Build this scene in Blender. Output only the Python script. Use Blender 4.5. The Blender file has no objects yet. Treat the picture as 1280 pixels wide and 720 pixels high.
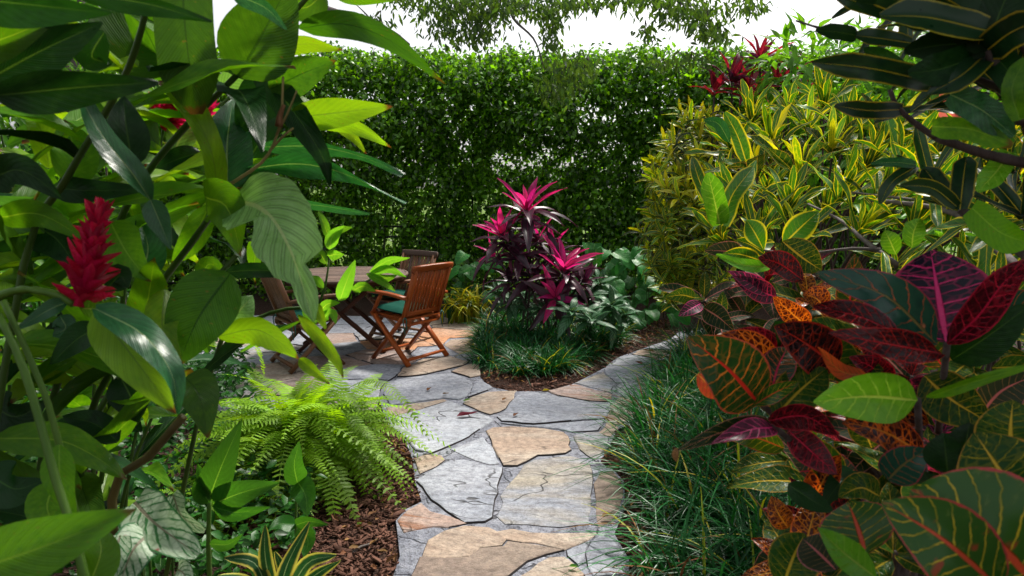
import bpy, math, random
import numpy as np
from mathutils import Vector, Matrix

R = math.radians
S = bpy.context.scene
C = S.collection
rng = np.random.default_rng(7)
random.seed(7)

# ------------------------------------------------------------------ camera
CAM_H, PITCH, FPX = 1.6, R(8.34), 853.33
cam = bpy.data.cameras.new('camera')
cam.lens, cam.sensor_width, cam.clip_start, cam.clip_end = 24.0, 36.0, 0.02, 2000.0
cam.dof.use_dof, cam.dof.focus_distance, cam.dof.aperture_fstop = True, 4.2, 6.0
camo = bpy.data.objects.new('camera', cam)
C.objects.link(camo)
camo.location = (0, 0, CAM_H)
camo.rotation_euler = (R(90) - PITCH, 0, 0)
S.camera = camo

# ------------------------------------------------------------------ sky, sun, exposure
SUN_EL, SUN_AZ = R(52), R(28)          # azimuth from +Y towards +X: behind the hedge, to the right
W = bpy.data.worlds.new('World')
S.world = W
W.use_nodes = True
wn = W.node_tree.nodes
wl = W.node_tree.links
sky = wn.new('ShaderNodeTexSky')
sky.sky_type = 'NISHITA'
sky.sun_disc = False
sky.sun_elevation, sky.sun_rotation = SUN_EL, SUN_AZ
sky.air_density, sky.dust_density, sky.ozone_density = 1.0, 4.0, 1.0
hs = wn.new('ShaderNodeHueSaturation')
hs.inputs['Saturation'].default_value = 0.22
bg = wn['Background']
bg.inputs['Strength'].default_value = 0.115
wl.new(sky.outputs[0], hs.inputs['Color'])
wl.new(hs.outputs[0], bg.inputs['Color'])

sun = bpy.data.lights.new('sun', 'SUN')
sun.energy, sun.angle, sun.color = 3.2, R(8), (1.0, 0.95, 0.86)
suno = bpy.data.objects.new('sun', sun)
C.objects.link(suno)
sd = Vector((math.sin(SUN_AZ) * math.cos(SUN_EL), math.cos(SUN_AZ) * math.cos(SUN_EL), math.sin(SUN_EL)))
suno.rotation_euler = sd.to_track_quat('Z', 'Y').to_euler()

S.view_settings.view_transform = 'Standard'
S.view_settings.look = 'None'
S.view_settings.gamma = 1.0
S.view_settings.use_curve_mapping = False
S.view_settings.exposure = 0.78
S.render.engine = 'CYCLES'
S.cycles.use_denoising = True
S.cycles.max_bounces = 6
S.cycles.diffuse_bounces = 1
S.cycles.glossy_bounces = 2
S.cycles.transmission_bounces = 4
S.cycles.use_adaptive_sampling = True
S.cycles.adaptive_threshold = 0.02

# ------------------------------------------------------------------ pixel -> place
cF = Vector((0, math.cos(PITCH), -math.sin(PITCH)))
cU = Vector((0, math.sin(PITCH), math.cos(PITCH)))


def P(px, py, d):
    """the place d metres ahead that shows at pixel (px, py) of the photograph"""
    v = cF + Vector((1, 0, 0)) * ((px - 640) / FPX) + cU * ((360 - py) / FPX)
    return Vector((0, 0, CAM_H)) + v * d


def G(px, py, z=0.0):
    """the place on the ground (height z) that shows at the pixel"""
    v = cF + Vector((1, 0, 0)) * ((px - 640) / FPX) + cU * ((360 - py) / FPX)
    return Vector((0, 0, CAM_H)) + v * ((z - CAM_H) / v.z)


# ------------------------------------------------------------------ node helpers
class NT:
    def __init__(s, name):
        s.m = bpy.data.materials.new(name)
        s.m.use_nodes = True
        s.t = s.m.node_tree
        s.t.nodes.clear()

    def n(s, typ, **kw):
        nd = s.t.nodes.new(typ)
        for k, v in kw.items():
            setattr(nd, k, v)
        return nd

    def put(s, sock, v):
        if hasattr(v, 'is_linked') or hasattr(v, 'links'):
            s.t.links.new(v, sock)
        elif isinstance(v, (tuple, list)) and len(v) == 3 and sock.type == 'RGBA':
            sock.default_value = (*v, 1)
        else:
            sock.default_value = v

    def math(s, op, a, b=0.0, c=0.0, clamp=False):
        nd = s.n('ShaderNodeMath', operation=op, use_clamp=clamp)
        for i, v in enumerate((a, b, c)):
            s.put(nd.inputs[i], v)
        return nd.outputs[0]

    def mix(s, f, a, b, mode='MIX'):
        nd = s.n('ShaderNodeMix', data_type='RGBA', blend_type=mode)
        s.put(nd.inputs[0], f)
        s.put(nd.inputs[6], a)
        s.put(nd.inputs[7], b)
        return nd.outputs[2]

    def step(s, x, lo, hi):
        nd = s.n('ShaderNodeMapRange', interpolation_type='SMOOTHSTEP')
        s.put(nd.inputs[0], x)
        nd.inputs[1].default_value, nd.inputs[2].default_value = lo, hi
        return nd.outputs[0]

    def noise(s, vec, scale, detail=3.0, rough=0.55, dist=0.0):
        nd = s.n('ShaderNodeTexNoise')
        if vec is not None:
            s.put(nd.inputs['Vector'], vec)
        nd.inputs['Scale'].default_value = scale
        nd.inputs['Detail'].default_value = detail
        nd.inputs['Roughness'].default_value = rough
        nd.inputs['Distortion'].default_value = dist
        return nd.outputs[0]

    def vscale(s, vec, sc, off=None):
        nd = s.n('ShaderNodeVectorMath', operation='MULTIPLY')
        s.put(nd.inputs[0], vec)
        nd.inputs[1].default_value = sc
        if off is None:
            return nd.outputs[0]
        n2 = s.n('ShaderNodeVectorMath', operation='ADD')
        s.put(n2.inputs[0], nd.outputs[0])
        s.put(n2.inputs[1], off)
        return n2.outputs[0]

    def ramp(s, f, stops):
        nd = s.n('ShaderNodeValToRGB')
        e = nd.color_ramp.elements
        while len(e) < len(stops):
            e.new(0.5)
        for el, (p, c) in zip(e, stops):
            el.position, el.color = p, (*c, 1)
        s.put(nd.inputs[0], f)
        return nd.outputs[0]

    def bump(s, h, strength=0.3, dist=0.01):
        nd = s.n('ShaderNodeBump')
        nd.inputs['Strength'].default_value = strength
        nd.inputs['Distance'].default_value = dist
        s.put(nd.inputs['Height'], h)
        return nd.outputs[0]

    def out(s, col, rough=0.6, nrm=None, spec=0.5, trans=None, tf=0.0, coat=0.0):
        p = s.n('ShaderNodeBsdfPrincipled')
        s.put(p.inputs['Base Color'], col)
        s.put(p.inputs['Roughness'], rough)
        s.put(p.inputs['Specular IOR Level'], spec)
        p.inputs['Coat Weight'].default_value = coat
        o = s.n('ShaderNodeOutputMaterial')
        if nrm is not None:
            s.put(p.inputs['Normal'], nrm)
        if trans is not None:
            t = s.n('ShaderNodeBsdfTranslucent')
            s.put(t.inputs[0], trans)
            mx = s.n('ShaderNodeMixShader')
            mx.inputs[0].default_value = tf
            s.t.links.new(p.outputs[0], mx.inputs[1])
            s.t.links.new(t.outputs[0], mx.inputs[2])
            s.t.links.new(mx.outputs[0], o.inputs[0])
        else:
            s.t.links.new(p.outputs[0], o.inputs[0])
        return s.m

    def var(s):
        """0..1, its own for each leaf object and each leaf of a joined mass"""
        a = s.n('ShaderNodeAttribute', attribute_name='var')
        oi = s.n('ShaderNodeObjectInfo')
        return s.math('FRACT', s.math('ADD', a.outputs['Fac'], oi.outputs['Random']))


def leaf_mat(name, c1, c2, vein=None, mid=None, n=10, slant=1.5, vw=0.10, net=0.0, edge=None, ew=0.1, tf=0.35,
             tcol=None, rough=0.35, fine=0.0, blotch=None, bl=0.55, spec=0.16, bump=0.35, brown=0.0, patch=4.0, spread=0.45, midw=0.085):
    """leaf blade: c1/c2 ground colours, lateral veins, midrib, margin, blotches; u across, v along"""
    t = NT(name)
    uv = t.n('ShaderNodeUVMap').outputs[0]
    sp = t.n('ShaderNodeSeparateXYZ')
    t.put(sp.inputs[0], uv)
    u = t.math('ABSOLUTE', t.math('SUBTRACT', t.math('MULTIPLY', sp.outputs[0], 2.0), 1.0))
    v = sp.outputs[1]
    var = t.var()
    cv = t.n('ShaderNodeCombineXYZ')
    t.put(cv.inputs[0], t.math('MULTIPLY', var, 37.0))
    vec = t.vscale(uv, (1.0, 2.6, 1.0), cv.outputs[0])
    nz = t.noise(vec, patch, 3.0)
    col = t.mix(t.step(t.math('ADD', nz, t.math('MULTIPLY', t.math('SUBTRACT', var, 0.5), 0.5)), 0.32, 0.68), c1, c2)
    height = None
    if blotch is not None:
        b = t.step(t.noise(vec, 2.6, 2.0), bl, bl + 0.1)
        col = t.mix(b, col, blotch)
    wob = t.math('MULTIPLY', t.math('SUBTRACT', t.noise(vec, 6.0, 2.0), 0.5), 0.42)
    s1 = t.math('ADD', t.math('SUBTRACT', t.math('MULTIPLY', v, float(n)), t.math('MULTIPLY', u, slant)), wob)
    if vein is not None:
        # the two halves are staggered
        side = t.math('MULTIPLY', t.math('GREATER_THAN', sp.outputs[0], 0.5), 0.37)
        f = t.math('ABSOLUTE', t.math('SUBTRACT', t.math('FRACT', t.math('ADD', s1, side)), 0.5))
        wid = t.math('MULTIPLY', t.math('SUBTRACT', 1.15, t.math('MULTIPLY', u, 0.6)), vw)
        m = t.math('SUBTRACT', 1.0, t.step(t.math('DIVIDE', f, wid), 0.55, 1.25))
        if net > 0:
            vo = t.n('ShaderNodeTexVoronoi', feature='DISTANCE_TO_EDGE')
            t.put(vo.inputs['Vector'], t.vscale(uv, (3.6, 9.0, 1), cv.outputs[0]))
            vo.inputs['Scale'].default_value = 1.5
            m2 = t.math('MULTIPLY', t.math('SUBTRACT', 1.0, t.step(vo.outputs[0], 0.03, 0.13)), net)
            m = t.math('MAXIMUM', m, m2)
        # veins fade and brighten in patches
        m = t.math('MULTIPLY', m, t.math('ADD', 0.4, t.step(t.noise(vec, 2.2, 1.0), 0.35, 0.6)), clamp=True)
        col = t.mix(m, col, vein)
        height = m
    if fine > 0:
        w = t.math('SINE', t.math('MULTIPLY', t.math('SUBTRACT', t.math('MULTIPLY', v, 34.0), t.math('MULTIPLY', u, 9.0)), 6.283))
        w2 = t.math('SINE', t.math('MULTIPLY', t.math('SUBTRACT', t.math('MULTIPLY', v, 11.3), t.math('MULTIPLY', u, 3.0)), 6.283))
        wv = t.math('ADD', t.math('MULTIPLY', w, 0.5), t.math('MULTIPLY', w2, 0.6))
        col = t.mix(t.math('MULTIPLY', t.step(wv, 0.0, 1.0), fine), col, t.mix(0.55, c1, (0.01, 0.03, 0.004)))
        height = wv
    if edge is not None:
        e = t.step(t.math('ADD', u, t.math('MULTIPLY', wob, 0.3)), 1.0 - ew * 1.6, 1.0 - ew * 0.5)
        col = t.mix(e, col, edge)
    if mid is not None:
        mw = t.math('MULTIPLY', t.math('SUBTRACT', 1.2, v), midw)
        mm = t.math('SUBTRACT', 1.0, t.step(t.math('DIVIDE', u, mw), 0.6, 1.1))
        col = t.mix(mm, col, mid)
        height = t.math('ADD', height, t.math('MULTIPLY', mm, -1.5)) if height is not None else mm
    if brown > 0:
        bt = t.math('MULTIPLY', t.step(t.math('ADD', v, t.math('MULTIPLY', nz, 0.12)), 0.985, 1.03), brown)
        col = t.mix(bt, col, (0.10, 0.035, 0.012))
        sp2 = t.math('MULTIPLY', t.step(t.noise(vec, 9.0, 2.0), 0.665, 0.72), brown * 0.8)
        col = t.mix(sp2, col, (0.16, 0.11, 0.02))
    hsv = t.n('ShaderNodeHueSaturation')
    t.put(hsv.inputs['Hue'], t.math('ADD', 0.488, t.math('MULTIPLY', var, 0.024)))
    t.put(hsv.inputs['Value'], t.math('ADD', 1.0 - spread / 2, t.math('MULTIPLY', t.math('FRACT', t.math('MULTIPLY', var, 7.3)), spread)))
    t.put(hsv.inputs['Color'], col)
    col = hsv.outputs[0]
    nrm = t.bump(height, bump, 0.004) if height is not None else None
    tc = t.mix(1.0, col, tcol or (1.9, 1.7, 0.8), 'MULTIPLY')
    rg = t.math('ADD', rough - 0.08, t.math('MULTIPLY', nz, 0.18))
    df = t.n('ShaderNodeBsdfDiffuse')
    t.put(df.inputs[0], col)
    tr = t.n('ShaderNodeBsdfTranslucent')
    t.put(tr.inputs[0], tc)
    gl_ = t.n('ShaderNodeBsdfGlossy')
    t.put(gl_.inputs['Roughness'], rg)
    if nrm is not None:
        t.put(df.inputs['Normal'], nrm)
        t.put(gl_.inputs['Normal'], nrm)
    m1, m2 = t.n('ShaderNodeMixShader'), t.n('ShaderNodeMixShader')
    m1.inputs[0].default_value = tf
    m2.inputs[0].default_value = spec * 0.15
    t.t.links.new(df.outputs[0], m1.inputs[1])
    t.t.links.new(tr.outputs[0], m1.inputs[2])
    t.t.links.new(m1.outputs[0], m2.inputs[1])
    t.t.links.new(gl_.outputs[0], m2.inputs[2])
    t.t.links.new(m2.outputs[0], t.n('ShaderNodeOutputMaterial').inputs[0])
    return t.m


# ------------------------------------------------------------------ leaf materials
M = {}
yg = (2.3, 2.0, 0.55)
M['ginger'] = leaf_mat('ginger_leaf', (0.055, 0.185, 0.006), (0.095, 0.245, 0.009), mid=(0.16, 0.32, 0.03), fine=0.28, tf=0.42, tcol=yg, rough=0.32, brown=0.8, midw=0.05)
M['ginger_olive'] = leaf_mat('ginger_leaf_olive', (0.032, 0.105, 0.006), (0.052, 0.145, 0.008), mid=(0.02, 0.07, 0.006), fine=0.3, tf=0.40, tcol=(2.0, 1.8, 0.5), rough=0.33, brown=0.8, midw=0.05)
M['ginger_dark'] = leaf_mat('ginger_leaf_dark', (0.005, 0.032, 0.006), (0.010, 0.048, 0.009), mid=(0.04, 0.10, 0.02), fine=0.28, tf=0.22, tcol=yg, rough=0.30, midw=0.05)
M['ginger_teal'] = leaf_mat('ginger_leaf_glossy', (0.018, 0.100, 0.034), (0.034, 0.140, 0.045), mid=(0.20, 0.30, 0.12), fine=0.6, tf=0.2, tcol=(1.6, 2.0, 0.7), rough=0.22, spec=0.32, midw=0.05)
M['ginger_lime'] = leaf_mat('ginger_leaf_young', (0.120, 0.270, 0.008), (0.170, 0.320, 0.010), mid=(0.10, 0.20, 0.02), fine=0.28, tf=0.48, tcol=(2.0, 1.7, 0.5), rough=0.35, brown=1.0, midw=0.05)
M['ginger_pale'] = leaf_mat('ginger_leaf_pale', (0.20, 0.40, 0.12), (0.27, 0.48, 0.19), mid=(0.36, 0.48, 0.20), fine=0.75, tf=0.25, tcol=(1.6, 1.8, 0.6), rough=0.28, spec=0.32)
M['hedge'] = leaf_mat('hedge_leaf', (0.016, 0.080, 0.004), (0.145, 0.340, 0.010), tf=0.42, tcol=(2.2, 1.9, 0.4), rough=0.35, spread=1.1, spec=0.3)
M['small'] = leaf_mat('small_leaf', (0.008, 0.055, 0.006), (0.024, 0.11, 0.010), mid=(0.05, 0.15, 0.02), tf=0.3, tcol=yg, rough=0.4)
M['bright'] = leaf_mat('bright_leaf', (0.07, 0.22, 0.02), (0.12, 0.30, 0.03), mid=(0.2, 0.36, 0.06), tf=0.45, tcol=yg, rough=0.4)
M['tree'] = leaf_mat('tree_leaf', (0.030, 0.085, 0.020), (0.07, 0.13, 0.025), tf=0.4, tcol=yg, rough=0.45)
M['fern'] = leaf_mat('fern_leaf', (0.13, 0.28, 0.007), (0.22, 0.39, 0.010), tf=0.40, tcol=(1.8, 1.6, 0.4), spread=0.7, rough=0.5)
M['canna'] = leaf_mat('canna_leaf', (0.028, 0.130, 0.018), (0.045, 0.175, 0.022), mid=(0.10, 0.26, 0.05), fine=0.35, tf=0.35, tcol=yg, rough=0.33, midw=0.05)
M['caladium'] = leaf_mat('caladium_leaf', (0.36, 0.46, 0.32), (0.50, 0.58, 0.46), vein=(0.05, 0.17, 0.06), mid=(0.22, 0.20, 0.14), n=7, slant=2.2, vw=0.16, net=0.3, edge=(0.03, 0.13, 0.04), ew=0.09, tf=0.25, tcol=(1.2, 1.3, 0.9), blotch=(0.30, 0.07, 0.06), bl=0.66, rough=0.5)
M['stripe'] = leaf_mat('striped_leaf', (0.012, 0.06, 0.02), (0.03, 0.10, 0.03), edge=(0.62, 0.55, 0.10), ew=0.26, mid=(0.22, 0.33, 0.16), tf=0.25, tcol=(1.3, 1.3, 0.8), rough=0.35)
M['grass'] = leaf_mat('mondo_blade', (0.008, 0.065, 0.016), (0.026, 0.150, 0.036), tf=0.22, tcol=(1.6, 1.9, 0.7), spread=1.0, spec=0.2, rough=0.3)
M['grass_yellow'] = leaf_mat('yellow_blade', (0.38, 0.36, 0.012), (0.20, 0.32, 0.02), edge=(0.55, 0.50, 0.02), ew=0.3, tf=0.35, tcol=(1.5, 1.3, 0.5))
M['ti_pink'] = leaf_mat('ti_leaf_pink', (0.50, 0.018, 0.15), (0.66, 0.035, 0.22), mid=(0.6, 0.1, 0.28), edge=(0.10, 0.01, 0.04), ew=0.10, tf=0.4, tcol=(1.6, 0.9, 1.3), rough=0.38)
M['ti_dark'] = leaf_mat('ti_leaf_purple', (0.032, 0.016, 0.026), (0.062, 0.026, 0.042), mid=(0.12, 0.02, 0.06), edge=(0.20, 0.015, 0.08), ew=0.07, tf=0.22, tcol=(2.2, 0.8, 1.4), rough=0.32, spec=0.32)
M['ti_red'] = leaf_mat('ti_leaf_red', (0.12, 0.010, 0.022), (0.30, 0.018, 0.05), mid=(0.35, 0.05, 0.05), tf=0.4, tcol=(1.8, 0.8, 0.8))
M['silver'] = leaf_mat('silver_leaf', (0.07, 0.17, 0.09), (0.14, 0.25, 0.14), vein=(0.02, 0.09, 0.03), mid=(0.06, 0.15, 0.07), n=6, slant=2.0, vw=0.2, edge=(0.015, 0.08, 0.025), ew=0.22, tf=0.2, rough=0.32)
M['heart'] = leaf_mat('heart_leaf', (0.024, 0.15, 0.026), (0.05, 0.24, 0.04), mid=(0.10, 0.28, 0.06), n=6, vein=(0.08, 0.25, 0.05), vw=0.06, tf=0.3, tcol=(1.5, 1.7, 0.5), rough=0.35)
# crotons
M['cr_yellow'] = leaf_mat('croton_yellow', (0.62, 0.60, 0.012), (0.14, 0.32, 0.008), mid=(0.72, 0.66, 0.03), edge=(0.76, 0.70, 0.02), ew=0.24, tf=0.3, tcol=(1.4, 1.3, 0.4), spread=0.9, rough=0.3, spec=0.32)
M['cr_edge'] = leaf_mat('croton_green_yellow_edge', (0.022, 0.105, 0.010), (0.055, 0.18, 0.012), vein=(0.26, 0.30, 0.02), vw=0.03, n=11, mid=(0.56, 0.48, 0.03), edge=(0.66, 0.58, 0.02), ew=0.16, tf=0.25, tcol=yg, rough=0.3, spec=0.25)
M['cr_dark'] = leaf_mat('croton_dark_strap', (0.006, 0.030, 0.012), (0.014, 0.052, 0.014), mid=(0.34, 0.28, 0.02), edge=(0.34, 0.28, 0.02), ew=0.10, tf=0.16, tcol=yg, rough=0.3, spec=0.25, midw=0.06)
M['cr_lime'] = leaf_mat('croton_lime', (0.085, 0.27, 0.012), (0.13, 0.35, 0.02), vein=(0.20, 0.42, 0.05), vw=0.09, n=8, slant=1.2, mid=(0.32, 0.50, 0.10), tf=0.4, tcol=(1.6, 1.5, 0.4), rough=0.28, bump=0.8)
M['cr_green_red'] = leaf_mat('croton_green_red_vein', (0.008, 0.032, 0.010), (0.016, 0.055, 0.013), vein=(0.58, 0.15, 0.03), vw=0.07, n=9, slant=1.3, mid=(0.52, 0.022, 0.045), edge=(0.42, 0.05, 0.05), ew=0.05, tf=0.18, rough=0.22, net=0.1, bump=0.7, spec=0.2)
M['cr_purple'] = leaf_mat('croton_purple_pink_vein', (0.012, 0.008, 0.022), (0.022, 0.007, 0.024), vein=(0.62, 0.03, 0.15), vw=0.085, n=9, slant=0.6, mid=(0.74, 0.04, 0.20), edge=(0.48, 0.03, 0.10), ew=0.07, tf=0.18, rough=0.28, net=0.2, bump=0.7, spec=0.2)
M['cr_teal'] = leaf_mat('croton_teal', (0.008, 0.044, 0.034), (0.014, 0.065, 0.044), vein=(0.30, 0.08, 0.04), vw=0.05, n=7, slant=1.2, mid=(0.14, 0.12, 0.05), edge=(0.28, 0.03, 0.07), ew=0.05, tf=0.15, rough=0.20, blotch=(0.32, 0.12, 0.07), bl=0.66, bump=0.7, spec=0.2)
M['cr_red'] = leaf_mat('croton_dark_red', (0.050, 0.003, 0.006), (0.012, 0.004, 0.006), vein=(0.50, 0.016, 0.016), vw=0.06, n=10, slant=1.2, mid=(0.52, 0.014, 0.03), edge=(0.40, 0.012, 0.02), ew=0.08, tf=0.10, tcol=(2.0, 0.7, 0.6), rough=0.26, net=0.25, bump=0.6, spec=0.2)
M['cr_orange'] = leaf_mat('croton_orange_net', (0.030, 0.007, 0.005), (0.07, 0.010, 0.005), vein=(0.66, 0.19, 0.012), vw=0.07, n=9, slant=1.4, mid=(0.62, 0.28, 0.03), edge=(0.48, 0.10, 0.02), ew=0.06, tf=0.28, tcol=(1.8, 1.0, 0.5), rough=0.25, net=0.55, bump=0.7, spec=0.2)
M['cr_flame'] = leaf_mat('croton_flame', (0.50, 0.13, 0.03), (0.44, 0.05, 0.03), vein=(0.10, 0.09, 0.012), vw=0.08, n=8, mid=(0.55, 0.25, 0.05), tf=0.35, tcol=(1.5, 1.0, 0.6), rough=0.35)
M['cr_gold'] = leaf_mat('croton_green_gold_vein', (0.011, 0.050, 0.010), (0.025, 0.08, 0.012), vein=(0.30, 0.27, 0.018), vw=0.045, n=9, slant=1.5, mid=(0.50, 0.36, 0.04), edge=(0.34, 0.20, 0.03), ew=0.05, tf=0.22, rough=0.22, net=0.15, bump=0.7, spec=0.08)
M['cr_sunset'] = leaf_mat('croton_green_orange_midrib', (0.020, 0.095, 0.010), (0.09, 0.15, 0.012), vein=(0.50, 0.42, 0.025), vw=0.06, n=8, slant=1.7, mid=(0.60, 0.11, 0.03), edge=(0.46, 0.07, 0.05), ew=0.05, tf=0.25, rough=0.24, blotch=(0.26, 0.07, 0.02), bl=0.62, bump=0.6, spec=0.2)
M['cr_pink'] = leaf_mat('croton_pink', (0.04, 0.022, 0.025), (0.12, 0.012, 0.05), vein=(0.55, 0.05, 0.17), vw=0.085, n=9, slant=1.3, mid=(0.62, 0.03, 0.18), edge=(0.5, 0.04, 0.14), ew=0.08, tf=0.25, tcol=(1.6, 0.8, 1.0), rough=0.3)
M['cr_dusty'] = leaf_mat('croton_dusty', (0.03, 0.042, 0.022), (0.012, 0.030, 0.010), vein=(0.26, 0.15, 0.05), vw=0.045, n=10, slant=1.3, mid=(0.50, 0.16, 0.14), edge=(0.40, 0.15, 0.14), ew=0.06, tf=0.2, rough=0.35, spec=0.08)
M['coral'] = leaf_mat('coral_leaf', (0.60, 0.16, 0.13), (0.66, 0.22, 0.16), mid=(0.6, 0.3, 0.2), tf=0.35, tcol=(1.3, 0.9, 0.8))
M['dead'] = leaf_mat('dead_leaf', (0.16, 0.07, 0.025), (0.26, 0.13, 0.05), mid=(0.10, 0.05, 0.02), tf=0.1, rough=0.8)
M['dead_red'] = leaf_mat('fallen_red', (0.13, 0.012, 0.022), (0.17, 0.03, 0.03), mid=(0.2, 0.06, 0.05), tf=0.1, rough=0.5)
M['bract'] = leaf_mat('red_bract', (0.46, 0.005, 0.030), (0.62, 0.012, 0.10), tf=0.35, tcol=(1.4, 0.7, 0.8), rough=0.30, spec=0.35, spread=0.7)
M['bract_pink'] = leaf_mat('pink_bract', (0.62, 0.012, 0.12), (0.68, 0.02, 0.16), tf=0.35, tcol=(1.4, 0.7, 0.9), rough=0.35)


def bark_mat(name, a, b, scale=30.0, rough=0.8, bump=0.5, stretch=(1, 1, 0.2), spec=0.3):
    t = NT(name)
    co = t.n('ShaderNodeTexCoord').outputs['Object']
    nz = t.noise(t.vscale(co, stretch), scale, 5.0, 0.65)
    col = t.mix(t.step(nz, 0.3, 0.7), a, b)
    return t.out(col, rough, t.bump(nz, bump, 0.006), spec * 0.5)


M['cane'] = bark_mat('ginger_cane', (0.025, 0.065, 0.008), (0.06, 0.11, 0.016), 9, 0.4, 0.15, spec=0.5)
M['cane_lime'] = bark_mat('green_stalk', (0.05, 0.12, 0.012), (0.085, 0.17, 0.02), 9, 0.4, 0.1, spec=0.5)
M['cane_brown'] = bark_mat('brown_cane', (0.07, 0.055, 0.018), (0.13, 0.10, 0.03), 12, 0.5, 0.3)
M['twig'] = bark_mat('twig_bark', (0.06, 0.045, 0.04), (0.13, 0.10, 0.09), 40)
M['bark'] = bark_mat('tree_bark', (0.10, 0.085, 0.08), (0.20, 0.17, 0.16), 25)
M['dark_stem'] = bark_mat('hedge_stem', (0.02, 0.016, 0.01), (0.05, 0.04, 0.025), 30)
M['straw'] = bark_mat('dry_stalk', (0.22, 0.17, 0.07), (0.32, 0.25, 0.10), 20)
M['bud'] = bark_mat('dry_bud', (0.14, 0.06, 0.025), (0.28, 0.15, 0.08), 60)


def wood_mat(name, a, b, dark, rough=0.45, sc=6.0):
    t = NT(name)
    co = t.n('ShaderNodeTexCoord').outputs['UV']
    oi = t.n('ShaderNodeObjectInfo')
    off = t.n('ShaderNodeCombineXYZ')
    t.put(off.inputs[0], t.math('MULTIPLY', oi.outputs['Random'], 50.0))
    v = t.vscale(co, (1.2, 26.0, 1.0), off.outputs[0])
    nz = t.noise(v, sc, 5.0, 0.65, 0.4)
    f2 = t.noise(t.vscale(co, (3.0, 90.0, 1.0), off.outputs[0]), 4.0, 3.0)
    col = t.mix(t.step(nz, 0.3, 0.7), a, b)
    col = t.mix(t.math('MULTIPLY', t.step(f2, 0.52, 0.72), 0.6), col, dark)
    hsv = t.n('ShaderNodeHueSaturation')
    t.put(hsv.inputs['Value'], t.math('ADD', 0.75, t.math('MULTIPLY', oi.outputs['Random'], 0.5)))
    t.put(hsv.inputs['Color'], col)
    return t.out(hsv.outputs[0], rough, t.bump(t.math('ADD', nz, f2), 0.25, 0.003), 0.22)


M['teak'] = wood_mat('oiled_teak', (0.42, 0.098, 0.018), (0.28, 0.056, 0.012), (0.08, 0.02, 0.006), 0.36)
M['teak_grey'] = wood_mat('weathered_teak', (0.165, 0.105, 0.078), (0.10, 0.064, 0.050), (0.05, 0.032, 0.026), 0.6)
M['teak_dark'] = wood_mat('dark_teak', (0.11, 0.042, 0.024), (0.07, 0.028, 0.018), (0.025, 0.012, 0.008), 0.5)
M['teak_brown'] = wood_mat('brown_teak', (0.22, 0.105, 0.052), (0.15, 0.068, 0.034), (0.05, 0.022, 0.012), 0.5)


def cloth_mat():
    t = NT('green_cushion_cloth')
    co = t.n('ShaderNodeTexCoord').outputs['Object']
    nz = t.noise(co, 260.0, 2.0)
    big = t.noise(co, 7.0, 3.0)
    col = t.mix(big, (0.003, 0.050, 0.034), (0.006, 0.082, 0.056))
    return t.out(col, 0.85, t.bump(t.math('ADD', nz, t.math('MULTIPLY', big, 3.0)), 0.3, 0.004), 0.08)


M['cloth'] = cloth_mat()


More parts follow.
